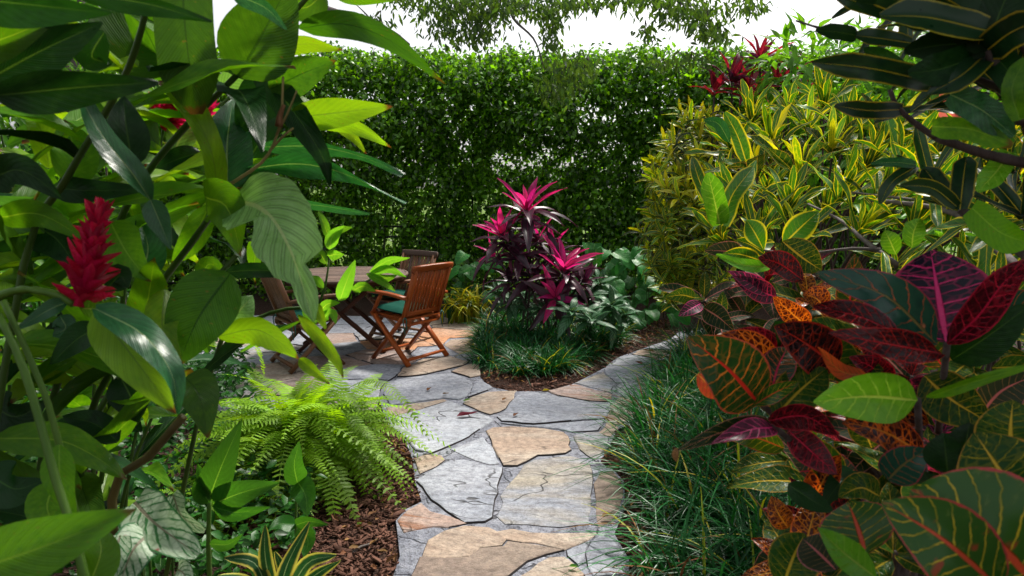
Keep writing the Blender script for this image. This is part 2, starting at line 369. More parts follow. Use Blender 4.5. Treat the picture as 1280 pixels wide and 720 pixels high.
def stone_mat(name, a, b, c, grain=(1, 1, 1), band=None):
    t = NT(name)
    oi = t.n('ShaderNodeObjectInfo')
    co = t.n('ShaderNodeTexCoord').outputs['Object']
    off = t.n('ShaderNodeCombineXYZ')
    t.put(off.inputs[0], t.math('MULTIPLY', oi.outputs['Random'], 60.0))
    t.put(off.inputs[1], t.math('MULTIPLY', oi.outputs['Random'], 23.0))
    rot = t.n('ShaderNodeVectorRotate', rotation_type='Z_AXIS')
    t.put(rot.inputs['Vector'], co)
    t.put(rot.inputs['Angle'], t.math('MULTIPLY', t.math('SUBTRACT', oi.outputs['Random'], 0.5), 1.3))
    v = t.vscale(rot.outputs[0], grain, off.outputs[0])
    n1 = t.noise(v, 1.7, 6.0, 0.62, 0.7)
    n2 = t.noise(v, 9.0, 6.0, 0.65, 0.4)
    n3 = t.noise(t.vscale(co, (1, 1, 1), off.outputs[0]), 70.0, 4.0, 0.7)
    col = t.mix(t.step(n1, 0.35, 0.66), a, b)
    col = t.mix(t.math('MULTIPLY', t.step(n2, 0.48, 0.74), 0.7), col, c)
    mot = t.noise(t.vscale(co, (1, 1, 1), off.outputs[0]), 26.0, 5.0, 0.75)
    col = t.mix(1.0, col, t.ramp(mot, [(0.30, (0.55, 0.54, 0.54)), (0.52, (1, 1, 1)), (0.72, (1.35, 1.33, 1.30))]), 'MULTIPLY')
    strk = t.noise(t.vscale(rot.outputs[0], (1.0, 9.0, 1), off.outputs[0]), 5.0, 6.0, 0.75)
    col = t.mix(t.math('MULTIPLY', t.step(strk, 0.52, 0.70), 0.55), col, t.mix(1.0, col, (0.55, 0.50, 0.48), 'MULTIPLY'))
    col = t.mix(t.math('MULTIPLY', t.step(n3, 0.52, 0.72), 0.5), col, (0.09, 0.08, 0.075))
    if band:
        wv = t.noise(t.vscale(rot.outputs[0], (0.6, 7.0, 1), off.outputs[0]), 2.4, 3.0)
        col = t.mix(t.math('MULTIPLY', t.step(wv, 0.56, 0.66), 0.75), col, band)
    # thin dark fissures, grime
    vo = t.n('ShaderNodeTexVoronoi', feature='DISTANCE_TO_EDGE')
    wp = t.n('ShaderNodeVectorMath', operation='ADD')
    nv = t.n('ShaderNodeTexNoise')
    t.put(nv.inputs['Vector'], v)
    nv.inputs['Scale'].default_value = 3.0
    t.put(wp.inputs[0], v)
    t.put(wp.inputs[1], t.vscale(nv.outputs[1], (0.7, 0.7, 0.7)))
    t.put(vo.inputs['Vector'], wp.outputs[0])
    vo.inputs['Scale'].default_value = 1.1
    fis = t.math('MULTIPLY', t.math('SUBTRACT', 1.0, t.step(vo.outputs[0], 0.002, 0.012)), t.step(t.noise(v, 2.3, 1.0), 0.5, 0.62))
    col = t.mix(t.math('MULTIPLY', fis, 0.8), col, (0.03, 0.026, 0.025))
    grime = t.step(t.noise(t.vscale(co, (1, 1, 1), off.outputs[0]), 8.0, 6.0, 0.75), 0.58, 0.74)
    col = t.mix(t.math('MULTIPLY', grime, 0.55), col, (0.07, 0.06, 0.06))
    h = t.math('ADD', t.math('ADD', t.math('MULTIPLY', n1, 1.6), t.math('MULTIPLY', n2, 0.8)), t.math('ADD', t.math('MULTIPLY', n3, 0.25), t.math('MULTIPLY', fis, -1.0)))
    return t.out(col, 0.72, t.bump(t.math('ADD', h, t.math('ADD', t.math('MULTIPLY', mot, 0.8), t.math('MULTIPLY', strk, 0.7))), 0.8, 0.014), 0.35)


g = (0.85, 1.7, 1)
M['st_grey'] = stone_mat('grey_flagstone', (0.265, 0.285, 0.34), (0.37, 0.385, 0.435), (0.18, 0.185, 0.22), g)
M['st_pale'] = stone_mat('pale_flagstone', (0.36, 0.385, 0.44), (0.44, 0.455, 0.50), (0.26, 0.265, 0.29), g)
M['st_tan'] = stone_mat('tan_flagstone', (0.38, 0.275, 0.205), (0.45, 0.375, 0.305), (0.24, 0.165, 0.125), g)
M['st_brown'] = stone_mat('brown_flagstone', (0.22, 0.16, 0.13), (0.28, 0.215, 0.17), (0.13, 0.09, 0.07), g)
M['st_mixed'] = stone_mat('mixed_flagstone', (0.28, 0.30, 0.355), (0.36, 0.315, 0.25), (0.20, 0.175, 0.16), g)
M['st_rust'] = stone_mat('rust_banded_flagstone', (0.36, 0.29, 0.27), (0.38, 0.27, 0.225), (0.25, 0.15, 0.11), g, band=(0.24, 0.085, 0.03))
M['st_orange'] = stone_mat('orange_flagstone', (0.56, 0.25, 0.11), (0.54, 0.34, 0.23), (0.42, 0.18, 0.08), g)


def mortar_mat():
    t = NT('mortar')
    co = t.n('ShaderNodeTexCoord').outputs['Object']
    n1 = t.noise(co, 5.0, 5.0, 0.6)
    n2 = t.noise(co, 60.0, 4.0, 0.7)
    col = t.mix(t.step(n1, 0.35, 0.65), (0.20, 0.21, 0.255), (0.35, 0.36, 0.42))
    mot = t.noise(co, 24.0, 5.0, 0.75)
    col = t.mix(1.0, col, t.ramp(mot, [(0.3, (0.45, 0.44, 0.44)), (0.5, (1, 1, 1)), (0.72, (1.3, 1.28, 1.22))]), 'MULTIPLY')
    col = t.mix(t.math('MULTIPLY', t.step(n2, 0.52, 0.66), 0.6), col, (0.06, 0.052, 0.05))
    vo = t.n('ShaderNodeTexVoronoi', feature='DISTANCE_TO_EDGE')
    nv = t.n('ShaderNodeTexNoise')
    nv.inputs['Scale'].default_value = 9.0
    t.put(nv.inputs['Vector'], co)
    wp = t.n('ShaderNodeVectorMath', operation='ADD')
    t.put(wp.inputs[0], co)
    t.put(wp.inputs[1], t.vscale(nv.outputs[1], (0.14, 0.14, 0.14)))
    t.put(vo.inputs['Vector'], wp.outputs[0])
    vo.inputs['Scale'].default_value = 3.6
    ck = t.math('SUBTRACT', 1.0, t.step(vo.outputs[0], 0.004, 0.03))
    col = t.mix(t.math('MULTIPLY', t.math('MULTIPLY', ck, t.step(n1, 0.4, 0.6)), 0.7), col, (0.035, 0.03, 0.03))
    h = t.math('SUBTRACT', t.math('ADD', t.math('ADD', n1, n2), t.math('MULTIPLY', mot, 1.5)), ck)
    return t.out(col, 0.9, t.bump(h, 0.9, 0.016), 0.2)


M['mortar'] = mortar_mat()


def soil_mat():
    t = NT('mulch_soil')
    co = t.n('ShaderNodeTexCoord').outputs['Object']
    v = t.n('ShaderNodeTexVoronoi')
    t.put(v.inputs['Vector'], t.vscale(co, (1, 1.7, 1)))
    v.inputs['Scale'].default_value = 55.0
    n = t.noise(co, 22.0, 5.0, 0.7)
    col = t.mix(t.step(n, 0.35, 0.7), (0.020, 0.010, 0.007), (0.060, 0.029, 0.020))
    col = t.mix(t.math('MULTIPLY', v.outputs['Color'], 0.35), col, (0.13, 0.07, 0.05))
    return t.out(col, 0.9, t.bump(t.math('ADD', v.outputs['Distance'], n), 1.0, 0.02), 0.2)


M['soil'] = soil_mat()
M['chip'] = bark_mat('mulch_chip', (0.040, 0.017, 0.011), (0.17, 0.08, 0.055), 14, 0.85, 0.3)


def lawn_mat():
    t = NT('lawn_grass')
    co = t.n('ShaderNodeTexCoord').outputs['Object']
    n = t.noise(co, 0.6, 4.0)
    n2 = t.noise(co, 30.0, 3.0)
    col = t.mix(n, (0.07, 0.13, 0.010), (0.12, 0.19, 0.015))
    col = t.mix(t.math('MULTIPLY', n2, 0.4), col, (0.06, 0.12, 0.01))
    return t.out(col, 0.9, t.bump(n2, 0.6, 0.03), 0.2)


M['lawn'] = lawn_mat()
t_ = NT('black_paint')
M['black'] = t_.out((0.012, 0.013, 0.016), 0.4, None, 0.5)
t_ = NT('joint_dirt')
M['joint_dirt'] = t_.out((0.035, 0.030, 0.030), 0.95, None, 0.1)
t_ = NT('tie_cord')
M['cord'] = t_.out((0.01, 0.10, 0.08), 0.8)


# ------------------------------------------------------------------ mesh helpers (all-quad arrays)
def to_mesh(name, V, F, UV=None, mat=None, var=None, smooth=True):
    V = np.asarray(V, dtype=np.float32)
    F = np.asarray(F, dtype=np.int32)
    me = bpy.data.meshes.new(name)
    me.vertices.add(len(V))
    me.vertices.foreach_set('co', V.ravel())
    me.loops.add(F.size)
    me.loops.foreach_set('vertex_index', F.ravel())
    me.polygons.add(len(F))
    me.polygons.foreach_set('loop_start', np.arange(len(F), dtype=np.int32) * 4)
    if smooth:
        me.polygons.foreach_set('use_smooth', np.ones(len(F), dtype=bool))
    if UV is not None:
        ul = me.uv_layers.new(name='UVMap')
        ul.data.foreach_set('uv', np.asarray(UV, dtype=np.float32)[F.ravel()].ravel())
    if var is not None:
        a = me.attributes.new('var', 'FLOAT', 'POINT')
        a.data.foreach_set('value', np.asarray(var, dtype=np.float32))
    me.update(calc_edges=True)
    if mat is not None:
        me.materials.append(mat)
    return me


def link(name, me, parent=None, mw=None):
    o = bpy.data.objects.new(name, me)
    C.objects.link(o)
    if parent is not None:
        o.parent = parent
    if mw is not None:
        o.matrix_local = mw
    return o


def thing(name, label, cat, loc, group=None):
    o = bpy.data.objects.new(name, None)
    C.objects.link(o)
    o.location = loc
    o.empty_display_size = 0.05
    o['label'] = label
    o['category'] = cat
    if group:
        o['group'] = group
    return o


def tag(o, label=None, cat=None, group=None, kind=None):
    for k, v in (('label', label), ('category', cat), ('group', group), ('kind', kind)):
        if v:
            o[k] = v
    return o


def rel(parent, pts):
    b = parent.location
    return [Vector(p) - b for p in pts]


PROF = {
    'lance': lambda t: np.sin(np.pi * np.clip(t, 0, 1) ** 0.72) ** 0.75 * (1 - 0.25 * t),
    'oval': lambda t: np.sin(np.pi * np.clip(t, 0, 1) ** 0.85) ** 0.72,
    'obov': lambda t: np.sin(np.pi * np.clip(t, 0, 1) ** 1.25) ** 0.75,
    'strap': lambda t: np.minimum(1, np.minimum(0.55 + 2.5 * t, (1.02 - t) * 4)) ** 0.7,
    'narrow': lambda t: np.sin(np.pi * np.clip(t, 0, 1) ** 0.9) ** 0.55,
    'blade': lambda t: np.clip(1 - t, 0, 1) ** 0.45,
    'heart': lambda t: np.where(t < 0.22, 0.75 + 1.1 * t, np.sqrt(np.clip(1 - ((t - 0.22) / 0.79) ** 1.8, 0, 1))),
}


def leaf_arrays(L=1.0, Wd=0.2, prof='lance', droop=0.25, fold=0.15, wave=0.03, nseg=7, nu=4, petiole=0.0, twist=0.0, seed=0, lift=0.0):
    """leaf along +X, face up +Z, bending down by droop*L at the tip"""
    r = np.random.default_rng(seed)
    t = np.linspace(0, 1, nseg + 1)
    hw = PROF[prof](np.clip(t, 0.006, 0.994)) * Wd * 0.5
    hw = np.maximum(hw, 0.002 * L)
    s = np.linspace(-1, 1, nu + 1)
    T, Sg = np.meshgrid(t, s, indexing='ij')
    HW = np.repeat(hw[:, None], nu + 1, axis=1)
    ph = r.uniform(0, 6.28)
    X = L * (petiole + T * (1 - 0.3 * droop * T))
    Z = L * (lift * T - droop * T ** 2.0) + fold * HW * np.abs(Sg) * 1.6 + wave * L * np.sin(T * 9 + ph + (Sg > 0) * 1.3) * Sg ** 2
    Y = HW * Sg * (1 - 0.12 * fold)
    if twist:
        a = twist * T
        Y, Z = Y * np.cos(a) - 0 * Z, Z + Y * np.sin(a)
    V = np.stack([X, Y, Z], -1).reshape(-1, 3)
    UV = np.stack([(Sg + 1) / 2, T], -1).reshape(-1, 2)
    i, j = np.meshgrid(np.arange(nseg), np.arange(nu), indexing='ij')
    a = i * (nu + 1) + j
    F = np.stack([a, a + nu + 1, a + nu + 2, a + 1], -1).reshape(-1, 4)
    return V, F, UV


def batch(name, tmpl, mats, mat, var=None):
    """many copies of one little shape joined in one mesh"""
    V, F, UV = tmpl
    A = np.asarray(mats)
    n = len(A)
    Vh = np.concatenate([V, np.ones((len(V), 1))], 1)
    VV = np.einsum('nij,vj->nvi', A[:, :3, :], Vh).reshape(-1, 3)
    FF = (F[None] + (np.arange(n) * len(V))[:, None, None]).reshape(-1, 4)
    if var is None:
        var = np.random.default_rng(n).random(n)
    return to_mesh(name, VV, FF, np.tile(UV, (n, 1)), mat, np.repeat(var, len(V)))


def frames(pos, xdir, updir, scale):
    """4x4 matrices from arrays of positions, leaf directions, up hints and scales"""
    pos = np.asarray(pos, float)
    x = np.asarray(xdir, float)
    x /= np.linalg.norm(x, axis=1, keepdims=True) + 1e-9
    u = np.asarray(updir, float)
    y = np.cross(u, x)
    y /= np.linalg.norm(y, axis=1, keepdims=True) + 1e-9
    z = np.cross(x, y)
    A = np.zeros((len(pos), 4, 4))
    sc = np.asarray(scale, float).reshape(-1, 1)
    A[:, :3, 0], A[:, :3, 1], A[:, :3, 2], A[:, :3, 3] = x * sc, y * sc, z * sc, pos
    A[:, 3, 3] = 1
    return A


def frame(pos, x, up, s=1.0):
    return Matrix(frames([pos], [x], [up], [s])[0].tolist())


def smooth_path(pts, n):
    """Catmull-Rom through the points"""
    p = [np.array(q, float) for q in pts]
    if len(p) == 2:
        return np.array([p[0] + (p[1] - p[0]) * k / n for k in range(n + 1)])
    p = [2 * p[0] - p[1]] + p + [2 * p[-1] - p[-2]]
    seg = len(p) - 3
    out = []
    for k in range(n + 1):
        x = k / n * seg
        i = min(int(x), seg - 1)
        t = x - i
        a, b, c, d = p[i], p[i + 1], p[i + 2], p[i + 3]
        out.append(0.5 * ((2 * b) + (c - a) * t + (2 * a - 5 * b + 4 * c - d) * t * t + (3 * b - a - 3 * c + d) * t ** 3))
    return np.array(out)


def tube_arrays(pts, r0, r1, n=6, seg=None, knot=0.0):
    q = smooth_path(pts, seg or max(2, (len(pts) - 1) * 3))
    tg = np.gradient(q, axis=0)
    tg /= np.linalg.norm(tg, axis=1, keepdims=True) + 1e-9
    ref = np.array([0.31, 0.17, 0.93]) if abs(tg[0, 2]) < 0.9 else np.array([1.0, 0.1, 0])
    V, UV = [], []
    m = len(q)
    for k in range(m):
        a = np.cross(tg[k], ref)
        a /= np.linalg.norm(a) + 1e-9
        b = np.cross(tg[k], a)
        rr = r0 + (r1 - r0) * k / (m - 1)
        if knot and k % 3 == 0:
            rr *= 1 + knot
        for j in range(n):
            th = 2 * math.pi * j / n
            V.append(q[k] + rr * (math.cos(th) * a + math.sin(th) * b))
            UV.append((k / (m - 1), j / n))
    # end rings pulled in to close the tube
    F = []
    for k in range(m - 1):
        for j in range(n):
            F.append((k * n + j, k * n + (j + 1) % n, (k + 1) * n + (j + 1) % n, (k + 1) * n + j))
    for k, c in ((0, q[0]), (m - 1, q[-1])):
        base = len(V)
        for j in range(n):
            V.append(c + (np.array(V[k * n + j]) - c) * 0.05)
            UV.append((k / max(1, m - 1), 0.5))
        for j in range(n):
            qd = (k * n + j, base + j, base + (j + 1) % n, k * n + (j + 1) % n)
            F.append(qd if k == 0 else qd[::-1])
    return np.array(V), np.array(F), np.array(UV)


def tube(name, parent, pts, r0, r1, mat, n=6, seg=None, knot=0.0):
    if parent is not None:
        pts = rel(parent, pts)
    V, F, UV = tube_arrays(pts, r0, r1, n, seg, knot)
    return link(name, to_mesh(name, V, F, UV, mat), parent)


def pleaf(parent, pts, d, hw, mat, roll=0.0, prof='lance', fold=0.17, wave=0.035, nseg=12, nu=6, label=None, tear=0.0, name='leaf', notch=()):
    """one leaf blade laid along a midrib; pts = (px, py) of base..tip, d = depth at base and tip, hw = half width in pixels"""
    k = len(pts)
    dd = [d[0] + (d[1] - d[0]) * i / (k - 1) for i in range(k)]
    q = smooth_path([P(x, y, e) for (x, y), e in zip(pts, dd)], nseg)
    b = np.array(parent.location)
    tg = np.gradient(q, axis=0)
    tg /= np.linalg.norm(tg, axis=1, keepdims=True)
    view = q - np.array((0, 0, CAM_H))
    dist = np.linalg.norm(view, axis=1)
    view /= dist[:, None]
    w = np.cross(tg, view)
    w /= np.linalg.norm(w, axis=1, keepdims=True) + 1e-9
    nrm = np.cross(w, tg)
    nrm *= np.sign(np.sum(nrm * -view, axis=1, keepdims=True) + 1e-9)
    t = np.linspace(0, 1, nseg + 1)
    rc_ = np.random.default_rng(int(abs(pts[0][0] * 3 + pts[-1][1] * 5)) + 9)
    arc = np.linalg.norm(q[-1] - q[0]) * rc_.uniform(.02, .16)
    q = q + nrm * (np.sin(np.pi * t) * arc)[:, None]          # the blade arches towards or away from the eye
    roll = roll + rc_.uniform(-.28, .28)
    half = PROF[prof](np.clip(t, 0.005, 0.995)) * hw / FPX * dist.mean()
    half = np.maximum(half, 0.0012) / max(0.45, math.cos(roll))
    L = np.linalg.norm(np.diff(q, axis=0), axis=1).sum()
    r = np.random.default_rng(int(abs(pts[0][0] * 7 + pts[-1][1] * 13)) + 3)
    ph = r.uniform(0, 6.28)
    ph2 = r.uniform(0, 6.28)
    V, UV = [], []
    for i in range(nseg + 1):
        wd = w[i] * math.cos(roll) + nrm[i] * math.sin(roll)
        nn = nrm[i] * math.cos(roll) - w[i] * math.sin(roll)
        for j in range(nu + 1):
            s = -1 + 2 * j / nu
            hh = half[i]
            if tear and 0 < i < nseg and j in (0, nu):
                hh *= 1 - tear * r.uniform(0, 1)
            for side, t0, t1, dep in notch:          # torn from the margin: a lobe ends, the blade widens again
                if (s < 0) == (side == 0) and t0 <= t[i] < t1:
                    hh *= 1 - dep * (1 - (t[i] - t0) / (t1 - t0))
            off = fold * half[i] * abs(s) * 1.3 + wave * L * 0.5 * math.sin(t[i] * 8 + (ph if s > 0 else ph2)) * s * s
            V.append(q[i] + wd * hh * s + nn * off - b)
            UV.append(((s + 1) / 2, t[i]))
    i, j = np.meshgrid(np.arange(nseg), np.arange(nu), indexing='ij')
    a = i * (nu + 1) + j
    F = np.stack([a, a + nu + 1, a + nu + 2, a + 1], -1).reshape(-1, 4)
    o = link(name, to_mesh(name, V, F, UV, M[mat]), parent)
    if label:
        o['label'] = label
    return o


def box_arrays(p0, p1, w, h, up=(0, 0, 1), curve=0.0, seg=1):
    """a bar from p0 to p1, w wide (sideways) and h thick (along up); chamfered edges; curve lifts the middle"""
    p0, p1, up = np.array(p0, float), np.array(p1, float), np.array(up, float)
    x = p1 - p0
    L = np.linalg.norm(x)
    x /= L
    y = np.cross(up, x)
    y /= np.linalg.norm(y)
    z = np.cross(x, y)
    c = min(w, h) * 0.16
    pr = [(-w / 2 + c, -h / 2), (w / 2 - c, -h / 2), (w / 2, -h / 2 + c), (w / 2, h / 2 - c), (w / 2 - c, h / 2), (-w / 2 + c, h / 2), (-w / 2, h / 2 - c), (-w / 2, -h / 2 + c)]
    V, UV, F = [], [], []
    for k in range(seg + 1):
        t = k / seg
        ce = p0 + x * L * t + z * curve * 4 * t * (1 - t)
        for j, (a, b) in enumerate(pr):
            V.append(ce + y * a + z * b)
            UV.append((L * t, (a + b) + 0.3 * j))
    for k in range(seg):
        for j in range(8):
            F.append((k * 8 + j, k * 8 + (j + 1) % 8, (k + 1) * 8 + (j + 1) % 8, (k + 1) * 8 + j))
    for k, flip in ((0, True), (seg, False)):
        o = k * 8
        for qd in ((0, 1, 2, 3), (3, 4, 7, 0), (4, 5, 6, 7)):
            f = tuple(o + e for e in qd)
            F.append(f[::-1] if flip else f)
    return np.array(V), np.array(F), np.array(UV)


def bar(name, parent, p0, p1, w, h, mat, up=(0, 0, 1), curve=0.0, seg=1):
    V, F, UV = box_arrays(p0, p1, w, h, up, curve, seg)
    return link(name, to_mesh(name, V, F, UV, mat, smooth=False), parent)


# ------------------------------------------------------------------ ground, lawn
def poly_mesh(name, pts, z, mat):
    me = bpy.data.meshes.new(name)
    me.from_pydata([(p[0], p[1], z) for p in pts], [], [list(range(len(pts)))])
    me.update()
    me.materials.append(mat)
    return me


gr = link('ground', poly_mesh('ground', [(-600, -300), (600, -300), (600, 900), (-600, 900)], 0.0, M['soil']))
gr['kind'] = 'structure'
lw = link('lawn', poly_mesh('lawn', [(-600, 11.6), (600, 11.6), (600, 900), (-600, 900)], 0.006, M['lawn']))
lw['kind'] = 'structure'


# ------------------------------------------------------------------ flagstones
def area(p):
    return 0.5 * sum(p[i][0] * p[(i + 1) % len(p)][1] - p[(i + 1) % len(p)][0] * p[i][1] for i in range(len(p)))


def rough_outline(p, amp, seed, step=0.07):
    r = np.random.default_rng(seed)
    out = []
    n = len(p)
    for i in range(n):
        a, b = np.array(p[i]), np.array(p[(i + 1) % n])
        L = np.linalg.norm(b - a)
        m = max(1, min(8, int(L / step)))
        nr = np.array((-(b - a)[1], (b - a)[0])) / (L + 1e-9)
        for k in range(m):
            q = a + (b - a) * k / m
            out.append(q + (nr * r.normal(0, amp) if k else r.normal(0, amp * 0.6, 2)))
    return out


def offset_in(p, e):
    """pull every corner inwards by e"""
    n = len(p)
    out = []
    for i in range(n):
        a, b, c = p[i - 1], p[i], p[(i + 1) % n]
        n1 = np.array((-(b - a)[1], (b - a)[0])) / (np.linalg.norm(b - a) + 1e-9)
        n2 = np.array((-(c - b)[1], (c - b)[0])) / (np.linalg.norm(c - b) + 1e-9)
        m = n1 + n2
        m = m / max(0.8, np.linalg.norm(m))
        out.append(b + m * e)
    return out


def vnoise(x, z, seed):
    """smooth value noise"""
    rr = np.random.default_rng(seed)
    g_ = rr.random((64, 64))
    xi, zi = np.floor(x).astype(int), np.floor(z).astype(int)
    fx, fz = x - xi, z - zi
    fx, fz = fx * fx * (3 - 2 * fx), fz * fz * (3 - 2 * fz)
    a = g_[xi % 64, zi % 64] * (1 - fx) + g_[(xi + 1) % 64, zi % 64] * fx
    b = g_[xi % 64, (zi + 1) % 64] * (1 - fx) + g_[(xi + 1) % 64, (zi + 1) % 64] * fx
    return a * (1 - fz) + b * fz


stone_seed = [0]


def stone(parent, pts, mat, hgt=0.026, shrink=-0.006):
    """one flagstone: uneven outline, rounded upper edge, slightly tilted top"""
    stone_seed[0] += 1
    sd_ = stone_seed[0]
    r = np.random.default_rng(sd_)
    p = [np.array(q[:2], float) for q in pts]
    if area(p) < 0:
        p = p[::-1]
    p = rough_outline(offset_in(p, shrink), 0.006, sd_)
    hgt += r.uniform(-0.004, 0.005)
    ce = sum(p) / len(p)
    tilt = r.normal(0, 0.006, 2)
    zz = lambda q, z: z + float(np.dot(q - ce, tilt))
    rings = [(p, 0.0), (p, hgt - 0.008), (offset_in(p, 0.005), hgt - 0.002), (offset_in(p, 0.012), hgt)]
    n = len(p)
    V, F = [], []
    for ring, z in rings:
        for q in ring:
            V.append((q[0] - ce[0], q[1] - ce[1], zz(q, z) if z else -0.002))
    for k in range(3):
        for j in range(n):
            F.append((k * n + j, k * n + (j + 1) % n, (k + 1) * n + (j + 1) % n, (k + 1) * n + j))
    F.append(tuple(range(3 * n, 4 * n)))
    me = bpy.data.meshes.new('flagstone')
    me.from_pydata(V, [], F)
    me.update()
    me.materials.append(M[mat])
    me.materials.append(M['joint_dirt'])
    mi = [1] * n + [int(v_) for v_ in (vnoise(np.arange(n) * .35 + sd_ * 3.7, np.zeros(n), 4) > .50)] + [0] * n + [0]
    me.polygons.foreach_set('material_index', mi)
    o = link('flagstone', me, parent)
    o.location = (ce[0], ce[1], 0.0)
    return o


path_px = [(415, 1030), (480, 760), (500, 700), (497, 672), (495, 655), (507, 641), (527, 631), (519, 606), (516, 578), (506, 553), (489, 540), (480, 522), (474, 500),
           (482, 482), (496, 474), (504, 461), (528, 451), (513, 446), (523, 436), (553, 434), (562, 425), (600, 424), (600, 474), (612, 486), (640, 492), (684, 492), (718, 482), (756, 462),
           (770, 450), (800, 439), (838, 426), (848, 417), (900, 412), (905, 424), (870, 436), (838, 455), (822, 478), (812, 505), (800, 528), (772, 540), (764, 556), (750, 582), (768, 592), (780, 606), (781, 640),
           (768, 672), (786, 704), (786, 722), (800, 760), (935, 1030)]
path = link('path', poly_mesh('path', [G(*q) for q in path_px], 0.018, M['mortar']))
path['kind'] = 'structure'
STONES = [
    ('st_tan', [(492, 764), (618, 762), (640, 850), (462, 862)]),
    ('st_grey', [(640, 768), (798, 766), (840, 860), (655, 858)]),
    ('st_mixed', [(458, 880), (695, 874), (715, 1020), (425, 1022)]),
    ('st_tan', [(715, 876), (845, 876), (915, 1020), (738, 1020)]),
    ('st_pale', [(494, 526), (528, 516), (561, 505), (575, 511), (611, 525), (617, 529), (600, 540), (575, 555), (538, 571), (521, 567), (508, 552), (493, 540)]),
    ('st_tan', [(484, 513), (520, 508), (555, 503), (559, 505), (530, 514), (495, 524), (486, 522)]),
    ('st_grey', [(480, 496), (485, 481), (500, 476), (535, 473), (562, 469), (583, 477), (592, 485), (583, 499), (573, 503), (555, 501), (530, 504), (490, 510)]),
    ('st_tan', [(579, 508), (590, 500), (610, 493), (645, 491), (641, 502), (632, 514), (613, 522), (600, 517)]),
    ('st_tan', [(497, 474), (505, 463), (530, 452), (562, 448), (585, 455), (578, 460), (545, 468), (520, 473)]),
    ('st_tan', [(565, 468), (580, 461), (599, 456), (600, 473), (588, 475)]),
    ('st_tan', [(556, 434), (563, 427), (590, 426), (599, 431), (597, 444), (575, 445)]),
    ('st_grey', [(516, 446), (526, 438), (553, 436), (572, 446), (560, 447), (530, 450)]),
    ('st_grey', [(577, 447), (600, 446), (599, 455), (588, 454)]),
    ('st_grey', [(594, 482), (602, 478), (615, 488), (609, 491), (588, 499), (585, 500)]),
    ('st_grey', [(642, 503), (649, 494), (660, 492), (695, 499), (735, 506), (763, 508), (760, 520), (755, 527), (700, 531), (665, 534), (627, 530), (622, 525), (635, 514)]),
    ('st_grey', [(626, 533), (665, 536), (700, 533), (755, 529), (748, 542), (715, 544), (695, 540), (660, 537)]),
    ('st_rust', [(685, 492), (718, 484), (765, 497), (762, 506), (740, 505), (698, 498)]),
    ('st_mixed', [(719, 482), (755, 468), (765, 478), (764, 494)]),
    ('st_grey', [(756, 466), (758, 461), (805, 460), (808, 470), (790, 480), (770, 482), (763, 475)]),
    ('st_grey', [(765, 459), (773, 450), (795, 447), (815, 451), (813, 458), (790, 459)]),
    ('st_tan', [(790, 446), (801, 440), (836, 441), (830, 450), (815, 450)]),
    ('st_pale', [(808, 438), (830, 430), (852, 432), (838, 440)]),
    ('st_pale', [(838, 427), (848, 420), (872, 420), (860, 431)]),
    ('st_tan', [(764, 510), (775, 500), (803, 504), (797, 525), (770, 535), (758, 527)]),
    ('st_tan', [(748, 545), (757, 531), (772, 537), (762, 550)]),
    ('st_grey', [(770, 486), (803, 477), (812, 490), (803, 502), (775, 498)]),
    ('st_grey', [(818, 462), (838, 444), (856, 440), (832, 458), (818, 474), (808, 480)]),
    ('st_tan', [(609, 543), (616, 539), (640, 538), (680, 541), (703, 545), (712, 556), (714, 567), (705, 571), (672, 574), (658, 582), (647, 587), (629, 587), (625, 577), (617, 562)]),
    ('st_pale', [(562, 566), (585, 558), (604, 550), (611, 558), (620, 575), (624, 584), (612, 585), (595, 580), (575, 571)]),
    ('st_tan', [(518, 578), (533, 572), (552, 574), (556, 580), (545, 588), (524, 597)]),
    ('st_grey', [(522, 607), (545, 590), (560, 583), (580, 580), (605, 587), (628, 590), (624, 605), (617, 630), (613, 653), (605, 657), (580, 659), (560, 645), (540, 630)]),
    ('st_mixed', [(655, 586), (670, 579), (712, 574), (733, 581), (739, 592), (740, 605), (738, 625), (736, 660), (700, 664), (660, 661), (632, 660), (623, 650), (630, 617), (645, 600)]),
    ('st_mixed', [(717, 549), (735, 545), (748, 545), (759, 551), (760, 558), (753, 568), (745, 580), (733, 573), (725, 566)]),
    ('st_brown', [(743, 610), (752, 595), (766, 594), (776, 606), (778, 625), (772, 652), (762, 666), (747, 667), (743, 655), (745, 640)]),
    ('st_rust', [(497, 655), (510, 644), (526, 634), (536, 645), (565, 651), (583, 660), (562, 664), (540, 663), (520, 667), (506, 671)]),
    ('st_tan', [(536, 681), (556, 669), (580, 663), (610, 665), (622, 670), (640, 666), (665, 671), (700, 672), (747, 671), (735, 681), (706, 692), (672, 685), (632, 680), (628, 687), (600, 690), (585, 701), (560, 703), (529, 702)]),
    ('st_brown', [(526, 704), (560, 705), (586, 703), (601, 692), (630, 689), (634, 682), (671, 687), (704, 693), (660, 708), (636, 726), (615, 745), (505, 745)]),
    ('st_grey', [(732, 696), (741, 683), (750, 675), (762, 675), (770, 685), (780, 700), (782, 712), (778, 724), (742, 727), (734, 715)]),
    ('st_grey', [(709, 694), (738, 682), (731, 695), (729, 706), (722, 711), (710, 701)]),
    ('st_tan', [(648, 730), (688, 703), (705, 703), (718, 712), (728, 724), (722, 748), (640, 748)]),
    ('st_grey', [(735, 733), (784, 728), (792, 752), (730, 752)]),
    ('st_grey', [(521, 571), (538, 573), (533, 571), (520, 577), (517, 574)]),
]
for mt, pts in STONES:
    stone(path, [G(*q) for q in pts], mt)

